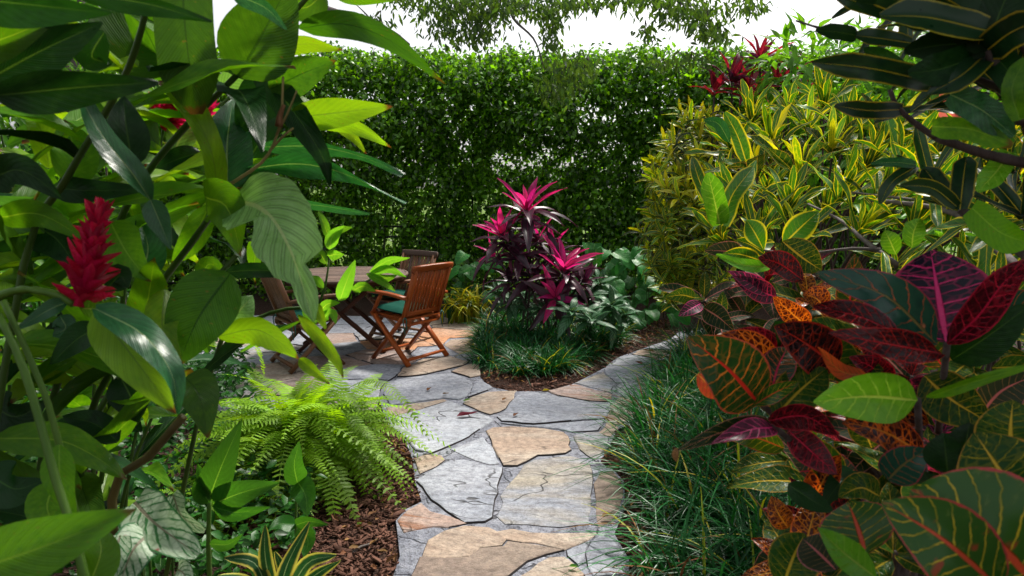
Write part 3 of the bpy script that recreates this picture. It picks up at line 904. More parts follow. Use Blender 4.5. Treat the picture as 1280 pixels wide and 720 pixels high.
patio_px = [(150, 500), (215, 396), (602, 399), (601, 424), (562, 425), (553, 434), (523, 436), (513, 446), (528, 451), (504, 461), (496, 474), (482, 482), (474, 500), (470, 515), (380, 520), (240, 520)]
patio_pts = [G(*q) for q in patio_px]
patio = link('patio', poly_mesh('patio', patio_pts, 0.015, M['mortar']))
patio['kind'] = 'structure'


def clip_half(poly, a, n):
    out = []
    for i in range(len(poly)):
        p, q = poly[i], poly[(i + 1) % len(poly)]
        dp, dq = np.dot(p - a, n), np.dot(q - a, n)
        if dp <= 0:
            out.append(p)
        if dp * dq < 0:
            out.append(p + (q - p) * dp / (dp - dq))
    return out


seeds = []
r_ = np.random.default_rng(12)
pp = [np.array(q[:2]) for q in patio_pts]
xs, ys = [q[0] for q in pp], [q[1] for q in pp]


def inside(q, poly):
    c = False
    for i in range(len(poly)):
        a, b = poly[i], poly[i - 1]
        if (a[1] > q[1]) != (b[1] > q[1]) and q[0] < (b[0] - a[0]) * (q[1] - a[1]) / (b[1] - a[1]) + a[0]:
            c = not c
    return c


for yy in np.arange(min(ys), max(ys), 0.50):
    for xx in np.arange(min(xs), max(xs), 0.62):
        q = np.array((xx + r_.uniform(-.26, .26), yy + r_.uniform(-.2, .2)))
        if inside(q, pp):
            seeds.append(q)
for i, q in enumerate(seeds):
    cell = list(pp)
    for j, w_ in enumerate(seeds):
        if i != j and np.linalg.norm(q - w_) < 2.2:
            cell = clip_half(cell, (q + w_) / 2, w_ - q)
            if len(cell) < 3:
                break
    if len(cell) >= 3 and abs(area(cell)) > 0.03:
        far = q[1] > 6.75 and q[0] > -1.35
        mt = r_.choice(['st_orange', 'st_tan', 'st_orange', 'st_rust'] if far else ['st_grey', 'st_mixed', 'st_tan', 'st_grey', 'st_rust', 'st_pale'])
        cl = [cell[0]]
        for c_ in cell[1:]:
            if np.linalg.norm(c_ - cl[-1]) > 0.02:
                cl.append(c_)
        stone(patio, cl, mt, 0.024, 0.007)

# ------------------------------------------------------------------ mulch chips
def scatter_poly(px, n, seed):
    r = np.random.default_rng(seed)
    w = [np.array(G(*q)[:2]) for q in px]
    x0, x1 = min(q[0] for q in w), max(q[0] for q in w)
    y0, y1 = min(q[1] for q in w), max(q[1] for q in w)
    out = []
    while len(out) < n:
        q = np.array((r.uniform(x0, x1), r.uniform(y0, y1)))
        if inside(q, w):
            out.append(q)
    return np.array(out)


BEDS = [([(290, 760), (330, 560), (420, 520), (480, 524), (506, 555), (517, 580), (521, 606), (526, 632), (506, 642), (494, 656), (498, 700), (480, 760)], 8200),
        ([(600, 476), (612, 487), (640, 493), (684, 491), (718, 481), (756, 461), (800, 438), (850, 416), (850, 400), (780, 405), (740, 450), (680, 470), (610, 455)], 3600),
        ([(772, 541), (765, 556), (752, 582), (770, 592), (782, 608), (782, 640), (770, 672), (788, 704), (788, 760), (900, 760), (860, 560)], 3200)]
cp = np.concatenate([scatter_poly(px, n, 50 + i) for i, (px, n) in enumerate(BEDS)])
n = len(cp)
chipV, chipF, chipUV = box_arrays((-0.5, 0, 0), (0.5, 0, 0), 0.26, 0.12)
az = rng.uniform(0, 6.28, n)
el = rng.normal(0, 0.3, n)
sc = rng.gamma(2.0, 0.0085, n) + 0.006
sc[rng.random(n) < .03] *= 2.0
xd = np.stack([np.cos(az) * np.cos(el), np.sin(az) * np.cos(el), np.sin(el)], 1)
up = np.stack([rng.normal(0, .4, n), rng.normal(0, .4, n), np.ones(n)], 1)
mu = link('mulch', batch('mulch', (chipV, chipF, chipUV), frames(np.column_stack([cp, rng.uniform(0.002, 0.02, n)]), xd, up, sc), M['chip']))
mu['kind'] = 'stuff'
SP = [([(380, 540), (480, 520), (512, 548), (524, 580), (528, 606), (534, 640), (514, 660), (506, 700), (490, 760), (360, 760)], 130), ([(598, 470), (618, 482), (690, 484), (760, 455), (850, 410), (845, 402), (780, 410), (690, 472)], 170), ([(768, 545), (745, 582), (762, 592), (775, 608), (776, 640), (762, 672), (780, 704), (850, 760), (850, 560)], 90)]
lp = np.concatenate([scatter_poly(px, n_, 150 + i) for i, (px, n_) in enumerate(SP)])
nl_ = len(lp)
az = rng.uniform(0, 6.28, nl_)
lt = link('leaf_litter', batch('leaf_litter', leaf_arrays(1, .42, 'lance', -.2, .5, .06, 4, 2), frames(np.column_stack([lp, rng.uniform(0.03, 0.045, nl_)]), np.stack([np.cos(az), np.sin(az), rng.normal(0, .25, nl_)], 1), np.stack([rng.normal(0, .4, nl_), rng.normal(0, .4, nl_), np.ones(nl_)], 1), rng.uniform(0.02, 0.06, nl_)), M['dead']))
tag(lt, 'scraps of dry tan leaf scattered over the mulch and path edges', kind='stuff')
mu['label'] = 'dark brown shredded bark mulch on the beds beside the stone path'

# ------------------------------------------------------------------ hedge and fence
hedge = thing('hedge', 'tall clipped dark green hedge closing the garden behind the patio', 'hedge', (0, 10.6, 0))
nh = 300000
r = np.random.default_rng(3)
hx = r.uniform(-7.2, 6.2, nh)
hz = 3.62 * r.power(1.25, nh)
hy = r.normal(0, 0.36, nh)


den = 0.40 * vnoise(hx * 2.6 + 40, hz * 3.0, 1) + 0.60 * vnoise(hx * 8 + 90, hz * 8, 2)
keep = den + r.normal(0, .12, nh) > 0.44 - 0.05 * (hz > 2.4) - 0.08 * (hz < 1.9)
top = 3.50 + 0.16 * vnoise(hx * 2.2 + 60, hx * 0, 5) + 0.10 * vnoise(hx * 9 + 60, hx * 0, 6)
keep |= r.random(nh) < 0.16
keep &= hz < top
hx, hy, hz, den = hx[keep], hy[keep], hz[keep], den[keep]
hy += (vnoise(hx * 1.6 + 50, hz * 1.6, 8) - 0.5) * 0.6
k = len(hx)
az = r.uniform(0, 6.28, k)
el = r.normal(-0.45, 0.45, k)
xd = np.stack([np.cos(az) * np.cos(el), np.sin(az) * np.cos(el), np.sin(el)], 1)
up = np.stack([r.normal(0, .5, k), r.normal(-0.4, .5, k), np.full(k, 0.9)], 1)
tm = leaf_arrays(1, 0.62, 'oval', 0.25, 0.25, 0, 2, 1)
fo = link('foliage', batch('foliage', tm, frames(np.stack([hx, hy, hz], 1), xd, up, r.uniform(0.06, 0.105, k)), M['hedge'], np.clip(r.normal(0.5, 0.25, k), 0, 0.99)), hedge)
fo['kind'] = 'stuff'
tall = r.uniform(-8.3, 8.3, 90)
for i, x in enumerate(np.linspace(-7.5, 7.5, 64)):
    x += r.uniform(-.1, .1)
    pts = [(x, r.uniform(-.1, .1) + 10.6, 0)]
    for q in range(1, 5):
        pts.append((pts[-1][0] + r.normal(0, .07), 10.6 + r.normal(0, .08), q * r.uniform(0.55, 0.75)))
    tube('stem', hedge, pts, r.uniform(.012, .026), .005, M['dark_stem'], 5, 8)

fence = thing('metal_fence', 'low black metal fence running along the foot of the hedge', 'fence', (0, 10.42, 0))
for z in (1.02, 0.86, 0.15):
    bar('rail', fence, (-8, 0, z), (8, 0, z), 0.03, 0.032, M['black'])
pk = to_mesh('picket', *box_arrays((0, 0, 0.04), (0, 0, 1.0), 0.016, 0.016, (0, 1, 0)), M['black'], smooth=False)
for i in range(110):
    link('picket', pk, fence, Matrix.Translation((-7.7 + i * 0.14, 0, 0)))
for i in range(8):
    bar('post', fence, (-7.75 + i * 2.2, 0.0, 0), (-7.75 + i * 2.2, 0.0, 1.1), 0.05, 0.05, M['black'], (0, 1, 0))


# ------------------------------------------------------------------ plain bushes that fill behind
def bush(name, label, cat, base, blobs, nleaf, L, asp, mat, droop=0.2, prof='lance', seed=1, group=None, stems=5, density_up=0.4, big=0):
    """stems and a loose crown of leaves in lumps; blobs = (x, y, z, radius) about the base"""
    r = np.random.default_rng(seed)
    b = thing(name, label, cat, base, group)
    tot = sum(q[3] ** 2 for q in blobs)
    pos, dirs = [], []
    for (x, y, z, rad) in blobs:
        m = int(nleaf * rad ** 2 / tot)
        d = r.normal(0, 1, (m, 3))
        d /= np.linalg.norm(d, axis=1, keepdims=True)
        rr = rad * r.uniform(0.45, 1.08, (m, 1)) ** 0.7
        q = np.array((x, y, z)) + d * rr * np.array((1, 1, 0.85))
        pos.append(q)
        dirs.append(d + r.normal(0, .55, (m, 3)) + np.array((0, 0, -0.2)))
    pos, dirs = np.concatenate(pos), np.concatenate(dirs)
    ok = pos[:, 2] > 0.03
    pos, dirs = pos[ok], dirs[ok]
    m = len(pos)
    up = np.stack([r.normal(0, .35, m), r.normal(-.2, .35, m), np.ones(m)], 1)
    A = frames(pos, dirs, up, r.uniform(0.7, 1.25, m) * L)
    tm = leaf_arrays(1, asp, prof, droop, 0.2, 0.02, 4, 2, seed=seed)
    if big:
        order = np.argsort(pos[:, 1])
        hero, rest = order[:big], order[big:]
        mes = to_mesh('leaf', *tm, M[mat])
        for i in hero:
            link('leaf', mes, b, Matrix(A[i].tolist()))
        A = A[rest]
    if len(A):
        f = link('foliage', batch('foliage', tm, A, M[mat]), b)
        f['kind'] = 'stuff'
    for i in range(stems):
        x, y, z, rad = blobs[i % len(blobs)]
        w = b.location
        e = Vector((x, y, z)) + Vector(r.normal(0, rad * .35, 3))
        e.z = max(e.z, 0.1)
        tube('stem', b, [w + Vector((r.uniform(-.08, .08), r.uniform(-.08, .08), 0)), w + Vector((e.x * .4, e.y * .4, e.z * .55)), w + e], 0.014, 0.004, M['twig'], 5, 6)
    return b


# ------------------------------------------------------------------ tree whose boughs hang over the hedge
tree = thing('tree', 'spreading tree whose drooping leafy boughs hang in front of the white sky', 'tree', (-5.6, 8.8, 0))
tube('trunk', tree, [(-5.6, 8.8, 0), (-5.5, 8.7, 1.6), (-5.3, 8.5, 3.2), (-4.8, 8.2, 4.8)], 0.20, 0.11, M['bark'], 9, 12, 0.05)
LIMBS = [([(-4.8, 8.2, 4.8), P(330, -25, 7.9), P(400, 9, 7.6), P(450, 24, 7.4), P(490, 40, 7.3), P(512, 56, 7.3)], .065, .012),
         ([(-4.8, 8.2, 4.8), P(420, -120, 7.6), P(560, -60, 7.2), P(640, -25, 7.0), P(760, -30, 6.8), P(880, -20, 6.6)], .07, .014),
         ([P(632, -25, 7.0), P(640, 20, 7.0), P(668, 50, 6.9), P(682, 92, 6.9)], .018, .005),
         ([P(545, -66, 7.2), P(560, -12, 7.1), P(580, 12, 7.0), P(592, 40, 7.0)], .02, .005),
         ([P(760, -30, 6.8), P(735, 6, 6.8), P(722, 24, 6.8)], .012, .004),
         ([P(860, -22, 6.6), P(850, 10, 6.6), P(846, 42, 6.6)], .012, .004),
         ([P(470, 31, 7.4), P(452, 12, 7.3), P(440, 2, 7.3)], .010, .003),
         ([P(430, 18, 7.5), P(425, 45, 7.5)], .005, .002)]
for pts, a, b in LIMBS:
    tube('limb', tree, pts, a, b, M['bark'], 6, 14, 0.06)
r = np.random.default_rng(21)
# clumps: px, py, depth, spread px x/y, leaves
CL = [(505, -8, 7.3, 30, 16, 160), (550, 6, 7.2, 38, 22, 330), (592, 10, 7.1, 36, 24, 420), (622, 4, 7.0, 32, 20, 330), (600, 42, 7.0, 26, 16, 170), (560, 36, 7.0, 24, 16, 120),
      (660, 6, 7.0, 26, 12, 150), (690, 42, 6.9, 12, 26, 150), (688, 14, 6.9, 20, 14, 150), (725, 2, 6.8, 38, 10, 180), (790, -2, 6.8, 44, 12, 220), (845, 8, 6.7, 34, 20, 330),
      (882, 22, 6.6, 26, 22, 300), (896, 42, 6.6, 20, 10, 110), (810, 36, 6.7, 12, 12, 40), (706, 96, 6.9, 26, 22, 260), (690, 112, 6.9, 18, 16, 110), (730, 84, 6.9, 18, 14, 120), (935, 6, 6.5, 24, 14, 120),
      (470, 24, 7.3, 24, 12, 60), (870, 72, 6.6, 30, 8, 80), (830, 80, 6.7, 26, 8, 60)]
pos, dr = [], []
for (px, py, d, sx, sy, m) in CL:
    m = int(m * 1.15)
    a = np.stack([px + r.normal(0, sx * .55, m), py + r.normal(0, sy * .6, m), d + r.normal(0, .25, m)], 1)
    for e in a:
        pos.append(np.array(P(*e)) - np.array(tree.location))
        dr.append((r.normal(0, .6), r.normal(0, .6), -0.8 + r.normal(0, .35)))
pos = np.array(pos)
m = len(pos)
up = np.stack([r.normal(0, .6, m), r.normal(-.5, .6, m), np.full(m, .4)], 1)
f = link('foliage', batch('foliage', leaf_arrays(1, 0.36, 'lance', 0.15, 0.2, 0, 3, 2), frames(pos, np.array(dr), up, r.uniform(.06, .105, m)), M['tree']), tree)
f['kind'] = 'stuff'
for (px, py, d, sx, sy, m) in CL:
    a = P(px + random.uniform(-6, 6), py - sy * .9, d)
    for q in range(4):
        tube('twig', tree, [a, P(px + random.uniform(-.4, .4) * sx, py, d), P(px + random.uniform(-.7, .7) * sx, py + sy * .8, d)], .005, .002, M['twig'], 4, 5)

# bushes behind the crotons and behind the gingers
bush('green_shrub', 'light green long-leaved shrub showing above the croton tops', 'shrub', (3.4, 6.6, 0), [(-.75, -.2, 2.7, .42), (-.35, .1, 2.55, .55), (.2, 0, 2.75, .6), (.9, 0, 2.8, .7), (1.7, 0, 2.6, .8), (1.0, -.2, 1.9, .8), (0, 0, 1.9, .7)], 2800, .20, .30, 'bright', .3, seed=5, big=60)
bush('green_shrub', 'bright green leafy shrub behind the dark croton branch on the right', 'shrub', (3.6, 4.5, 0), [(0, 0, 1.7, .6), (.3, 0, 2.2, .55), (-.4, .1, 1.3, .55), (.7, 0, 1.4, .6), (-.2, 0, .7, .6)], 1900, .17, .34, 'bright', .25, seed=6, big=60)
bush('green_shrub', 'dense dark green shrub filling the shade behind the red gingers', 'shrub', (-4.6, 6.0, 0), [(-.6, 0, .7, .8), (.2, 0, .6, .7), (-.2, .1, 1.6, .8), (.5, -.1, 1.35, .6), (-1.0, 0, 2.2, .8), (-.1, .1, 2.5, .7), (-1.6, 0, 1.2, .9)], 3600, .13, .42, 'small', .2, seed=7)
bush('palm_shrub', 'yellow green feathery shrub behind the ginger leaves at upper left', 'shrub', (-3.3, 5.6, 0), [(-.5, 0, 2.9, .5), (.1, 0, 3.1, .45), (-.9, .1, 2.3, .5), (.3, 0, 2.5, .35), (-.2, 0, 1.6, .5)], 1500, .24, .12, 'bright', .35, seed=8)

# ------------------------------------------------------------------ garden furniture
def cushion(parent, c, f, l, w, dpt, th, mat):
    """soft square pad: rounded outline, domed top and bottom"""
    n = 10
    V, UV = [], []
    for i in range(n + 1):
        for j in range(n + 1):
            u, v = -1 + 2 * i / n, -1 + 2 * j / n
            V.append((u, v))
            UV.append((i / n, j / n))
    def place(sign):
        out = []
        for (u, v) in V:
            k = 1 - 0.06 * (u * u) * (v * v)
            h = sign * th * 0.5 * (max(0.0, 1 - abs(u) ** 5) * max(0.0, 1 - abs(v) ** 5)) ** 0.45
            out.append(np.array(c) + np.array(l) * (u * w / 2 * k) + np.array(f) * (v * dpt / 2 * k) + np.array((0, 0, h)))
        return out
    A = place(1) + place(-1)
    F = []
    for i in range(n):
        for j in range(n):
            a = i * (n + 1) + j
            F.append((a, a + n + 1, a + n + 2, a + 1))
            b = a + (n + 1) ** 2
            F.append((b, b + 1, b + n + 2, b + n + 1))
    return link('cushion', to_mesh('cushion', A, F, UV + UV, mat), parent)


def folding_chair(label, loc, face, wood, top_wood):
    t = thing('garden_chair', label, 'chair', (loc[0], loc[1], 0.03), 'folding chairs round the patio table')
    t.scale = (.96, .96, .96)
    f = np.array((face[0], face[1], 0.0))
    f /= np.linalg.norm(f)
    l = np.array((f[1], -f[0], 0.0))
    z = np.array((0, 0, 1.0))
    q = lambda a, b, h: f * a + l * b + z * h
    W2 = 0.26
    for s in (-1, 1):
        # the long member: rear foot is the front seat end; back leg: front foot runs up into the back post
        bar('leg', t, q(-.27, s * W2, 0.005), q(.21, s * W2, .47), .030, .052, wood, l)
        bar('leg', t, q(.25, s * (W2 - .034), 0.005), q(-.17, s * (W2 - .034), .44), .028, .052, wood, l)
        bar('back_post', t, q(-.165, s * (W2 - .034), .40), q(-.345, s * (W2 - .034), .90), .032, .046, wood, f)
        bar('armrest', t, q(-.26, s * (W2 + .006), .635), q(.24, s * (W2 + .006), .665), .058, .026, wood, z, .012, 4)
        bar('arm_support', t, q(.20, s * (W2 + .004), .46), q(.08, s * (W2 + .004), .645), .024, .040, wood, l)
        bar('seat_rail', t, q(-.235, s * (W2 - .068), .40), q(.235, s * (W2 - .068), .445), .028, .042, wood)
    bar('stretcher', t, q(-.235, -W2 + .016, .055), q(-.235, W2 - .016, .055), .022, .038, wood, f)
    bar('stretcher', t, q(.20, -W2 + .05, .065), q(.20, W2 - .05, .065), .022, .038, wood, f)
    bar('stretcher', t, q(-.20, -W2 + .05, .375), q(-.20, W2 - .05, .375), .024, .044, wood, f)
    bar('top_rail', t, q(-.347, -W2 + .0, .905), q(-.347, W2 - .0, .905), .034, .062, top_wood, z - f * .35, .006, 4)
    bar('back_rail', t, q(-.190, -W2 + .05, .475), q(-.190, W2 - .05, .475), .026, .046, wood, z)
    for i in range(10):
        b = -W2 + .068 + i * (2 * W2 - .136) / 9
        bar('slat', t, q(-.196, b, .495), q(-.337, b, .878), .030, .011, top_wood if i % 3 == 1 else wood, f)
    for i in range(7):
        a = -.20 + i * .068
        bar('seat_slat', t, q(a, -W2 + .045, .428 + .09 * (a + .2) * .5), q(a, W2 - .045, .428 + .09 * (a + .2) * .5), .052, .014, wood)
    cushion(t, q(.02, 0, .492), f * 1.0 + z * .06, l, .45, .44, .062, M['cloth'])
    for s in (-1, 1):
        k = Vector(q(-.215, s * (W2 - .01), .43)) + t.location
        tube('tie', t, [k + Vector((0, 0, .02)), k + Vector((-.01, -.025, -.01)), k + Vector((.008, -.03, -.13))], .006, .004, M['cord'], 5, 6)
        tube('tie', t, [k + Vector((0, .02, .02)), k + Vector((.02, -.02, .0)), k + Vector((.02, -.02, -.09))], .006, .004, M['cord'], 5, 6)
    return t


folding_chair('red brown slatted folding chair with green cushion, right of the table, its back towards us', (-0.97, 6.24), (-.80, .60), M['teak'], M['teak'])
folding_chair('slatted folding chair left of the table, half hidden behind the big torn leaf', (-1.84, 6.02), (.80, .60), M['teak_brown'], M['teak_brown'])
folding_chair('greyer slatted folding chair on the far side of the table facing us', (-1.19, 7.08), (-.58, -.82), M['teak_brown'], M['teak_grey'])

TX, TY, TH, TR = -1.64, 6.66, 0.74, 0.60
table = thing('patio_table', 'round weathered wooden folding table between the three garden chairs', 'table', (TX, TY, 0.03))
for i in range(11):
    y0 = -TR + i * 2 * TR / 11
    y1 = y0 + 2 * TR / 11 - 0.005
    ang = R(20)
    V, F, UV = [], [], []
    for k in range(13):
        s = k / 12
        row = []
        for yy in (y0, y1):
            hx_ = math.sqrt(max(1e-4, TR ** 2 - yy ** 2))
            x = -hx_ + 2 * hx_ * s
            row.append((x * math.cos(ang) - yy * math.sin(ang), x * math.sin(ang) + yy * math.cos(ang)))
        for zz in (TH - .028, TH):
            for (x, y) in row:
                V.append((x, y, zz + 0.0008 * ((i * 7) % 3)))
                UV.append((s * 1.2, i * .37 + (0.02 if (x, y) == row[1] else 0)))
    for k in range(12):
        b = k * 4
        F += [(b + 2, b + 6, b + 7, b + 3), (b, b + 1, b + 5, b + 4), (b, b + 4, b + 6, b + 2), (b + 1, b + 3, b + 7, b + 5)]
    F += [(0, 2, 3, 1), (48, 49, 51, 50)]
    link('plank', to_mesh('plank', V, F, UV, M['teak_grey'], smooth=False), table)
# rim apron
V, F, UV = [], [], []
nn = 40
for k in range(nn):
    a = 2 * math.pi * k / nn
    for (rr, zz) in ((TR - .03, TH - .030), (TR - .03, TH - .056), (TR - .055, TH - .056), (TR - .055, TH - .030)):
        V.append((rr * math.cos(a), rr * math.sin(a), zz))
        UV.append((a * .6, zz))
for k in range(nn):
    for j in range(4):
        a, b = k * 4, ((k + 1) % nn) * 4
        F.append((a + j, a + (j + 1) % 4, b + (j + 1) % 4, b + j))
V2, F2, UV2 = [], [], []
for k in range(64):
    a = 2 * math.pi * k / 64
    for (rr, zz) in ((TR - .012, TH - .028), (TR + .010, TH - .026), (TR + .016, TH - .014), (TR + .012, TH - .001), (TR - .012, TH + .003)):
        V2.append((rr * math.cos(a), rr * math.sin(a), zz))
        UV2.append((a * .6, zz * 3 + rr))
for k in range(64):
    for j in range(5):
        a, b = k * 5, ((k + 1) % 64) * 5
        F2.append((a + j, a + (j + 1) % 5, b + (j + 1) % 5, b + j))
link('rim', to_mesh('rim', V2, F2, UV2, M['teak_grey']), table)
link('apron', to_mesh('apron', V, F, UV, M['teak_dark'], smooth=False), table)
for s in (-1, 1):
    o = 0.20
    bar('leg', table, (-.42, s * o, .005), (.34, s * o, TH - .06), .034, .062, M['teak_dark'], (0, 1, 0))
    bar('leg', table, (.42, s * (o + .036), .005), (-.34, s * (o + .036), TH - .06), .034, .062, M['teak_dark'], (0, 1, 0))
    bar('under_rail', table, (-.5, s * .28, TH - .062), (.5, s * .28, TH - .062), .03, .05, M['teak_dark'])
bar('stretcher', table, (-.37, -.2, .07), (-.37, .2, .07), .03, .05, M['teak_dark'])
bar('stretcher', table, (.37, -.23, .07), (.37, .23, .07), .03, .05, M['teak_dark'])


# ------------------------------------------------------------------ rosette plants
def variants(name, mat, asp, prof, droops, fold=0.2, wave=0.02, nseg=7, nu=4, petiole=0.04, lift=0.0):
    return [to_mesh(name, *leaf_arrays(1, asp, prof, d, fold, wave, nseg, nu, petiole, (i - 1) * .25, i + 11, lift), M[mat]) for i, d in enumerate(droops)]


def rosette(parent, pos, axis, n, L, young, old, rg, split=0.4, spread=(0.25, 1.55), name='leaf', Lj=0.2):
    """leaves in a spiral round a shoot tip; young meshes in the middle, old ones outside"""
    axis = Vector(axis).normalized()
    a = axis.orthogonal().normalized()
    b = axis.cross(a)
    pos = Vector(pos) - parent.location
    ph0 = rg.uniform(0, 6.28)
    for i in range(n):
        u = (i + .5) / n
        ph = ph0 + i * 2.39996 + rg.uniform(-.25, .25)
        th = spread[0] + (spread[1] - spread[0]) * u ** 0.9 + rg.uniform(-.15, .15)
        rad = a * math.cos(ph) + b * math.sin(ph)
        d = axis * math.cos(th) + rad * math.sin(th)
        up = axis * math.sin(th) - rad * math.cos(th)
        ms = young if u < split else old
        me = ms[rg.integers(len(ms))]
        s = L * (0.72 + 0.4 * min(1, u * 1.6)) * rg.uniform(1 - Lj, 1 + Lj)
        link(name, me, parent, frame(pos - axis * (u * 0.10 * L * 2), d, up, s))


rg = np.random.default_rng(77)
# ti plant clump in the island bed
ti = thing('ti_plant', 'tall ti plant clump with magenta young leaves and dark purple old leaves', 'ti plant', tuple(G(668, 428)))
tp = variants('leaf', 'ti_pink', .25, 'lance', (.05, .18, .3), .3)
td = variants('leaf', 'ti_dark', .25, 'lance', (.12, .3, .5), .25)
TI = [(659, 262, 7.0, 21, .38, .55, (0, -.2, 1)), (630, 296, 7.0, 18, .35, .52, (-.35, -.2, 1)), (648, 318, 6.9, 14, .30, .0, (-.1, -.3, 1)), (704, 338, 6.8, 21, .38, .5, (.2, -.35, 1)), (690, 318, 7.1, 15, .32, .2, (.1, -.1, 1)),
      (668, 345, 6.9, 14, .30, .0, (0, -.4, 1)), (694, 372, 6.7, 12, .30, .6, (0, -.8, .6)), (640, 352, 7.1, 12, .28, .0, (-.4, -.2, .8)), (618, 318, 7.2, 10, .28, .5, (-.6, 0, .7)), (728, 352, 6.9, 12, .30, .0, (.6, -.2, .7)), (672, 300, 7.2, 12, .3, .2, (0.1, 0, 1))]
for (px, py, d, n, L, sp, ax) in TI:
    p = P(px, py, d)
    rosette(ti, p, ax, n + 1, L * 1.2, tp, td, rg, sp * .85, (.25, 1.8))
    b0 = ti.location + Vector((rg.uniform(-.2, .25), rg.uniform(-.15, .15), 0))
    tube('stem', ti, [b0, b0.lerp(p, .5) + Vector((rg.uniform(-.05, .05), 0, .05)), p], .013, .009, M['twig'], 6, 8, .1)

# silver aglaonema
ag = thing('silver_plant', 'low plant with silver green lance leaves right of the ti plant', 'plant', tuple(G(752, 420)))
sv = variants('leaf', 'silver', .34, 'lance', (.2, .4, .6), .15)
for (px, py, d, n, L) in [(735, 372, 6.9, 15, .29), (765, 380, 6.7, 15, .28), (715, 388, 6.4, 12, .26), (782, 392, 6.9, 11, .22), (750, 352, 7.1, 13, .24), (740, 398, 6.4, 11, .26), (768, 405, 6.7, 8, .2)]:
    p = P(px, py, d)
    rosette(ag, p, (.1, -.3, 1), n, L, sv, sv, rg, .3, (.5, 1.7))
    tube('stem', ag, [ag.location + Vector((rg.uniform(-.12, .12), rg.uniform(-.1, .1), 0)), p], .012, .008, M['cane'], 5, 4)
ag2 = thing('silver_plant', 'second silver leaved plant at the left foot of the ti plant', 'plant', tuple(G(622, 415)))
for (px, py, d, n, L) in [(622, 362, 7.3, 14, .22), (640, 378, 7.1, 13, .22), (658, 372, 7.2, 12, .22), (678, 385, 7.0, 12, .2)]:
    p = P(px, py, d)
    rosette(ag2, p, (-.1, -.3, 1), n, L, sv, sv, rg, .3, (.5, 1.75))
    tube('stem', ag2, [ag2.location + Vector((rg.uniform(-.1, .1), 0, 0)), p], .012, .008, M['cane'], 5, 4)

# heart leaves behind
hl = thing('heart_leaf_plant', 'bank of bright green heart shaped leaves below the hedge behind the ti plant', 'plant', tuple(G(790, 400)))
hm = variants('leaf', 'heart', .85, 'heart', (.15, .3, .45), .12, .03, 7, 6, .0)
for i in range(95):
    px, py = rg.uniform(722, 852), rg.uniform(302, 408)
    if py < 318 and px > 815:
        continue
    p = P(px, py, rg.uniform(7.6, 8.6))
    if p.z < .08:
        p.z = .08
    az = rg.uniform(0, 6.28)
    d = Vector((math.cos(az) * .7, -0.7 + math.sin(az) * .4, -.35))
    link('leaf', hm[i % 3], hl, frame(p - hl.location, d, (rg.normal(0, .25), -.45, 1), rg.uniform(.14, .25)))
    if i % 4 == 0:
        tube('stalk', hl, [Vector((p.x, p.y + .1, 0)), Vector((p.x, p.y + .06, p.z * .6)), p], .005, .004, M['cane'], 4, 4)
hl2 = thing('heart_leaf_plant', 'few round bright leaves between the table and the ti plant', 'plant', tuple(G(590, 396)))
for i in range(26):
    p = P(rg.uniform(568, 640), rg.uniform(315, 385), rg.uniform(8.2, 8.7))
    az = rg.uniform(0, 6.28)
    link('leaf', hm[i % 3], hl2, frame(p - hl2.location, (math.cos(az), -.6 + math.sin(az) * .4, -.3), (rg.normal(0, .25), -.45, 1), rg.uniform(.13, .24)))
    tube('stalk', hl2, [Vector((p.x, p.y + .1, 0)), p], .005, .004, M['cane'], 4, 3)

# yellow grassy clump
yc = thing('yellow_grass_clump', 'clump of arching yellow striped grassy leaves beside the right chair', 'plant', tuple(G(580, 404)))
ym = [to_mesh('leaf', *leaf_arrays(1, .05, 'blade', d, .3, .01, 8, 2, 0, 0, i, 1.0), M[m_]) for i, (d, m_) in enumerate([(1.05, 'grass_yellow'), (.8, 'grass_yellow'), (1.3, 'grass_yellow'), (1.1, 'small')])]
for i in range(150):
    az = rg.uniform(0, 6.28)
    off = Vector((rg.normal(0, .12), rg.normal(0, .1), 0))
    link('leaf', ym[rg.integers(4)], yc, frame(off, (math.cos(az), math.sin(az), rg.uniform(.3, 1.6)), (0, 0, 1), rg.uniform(.45, .68)))


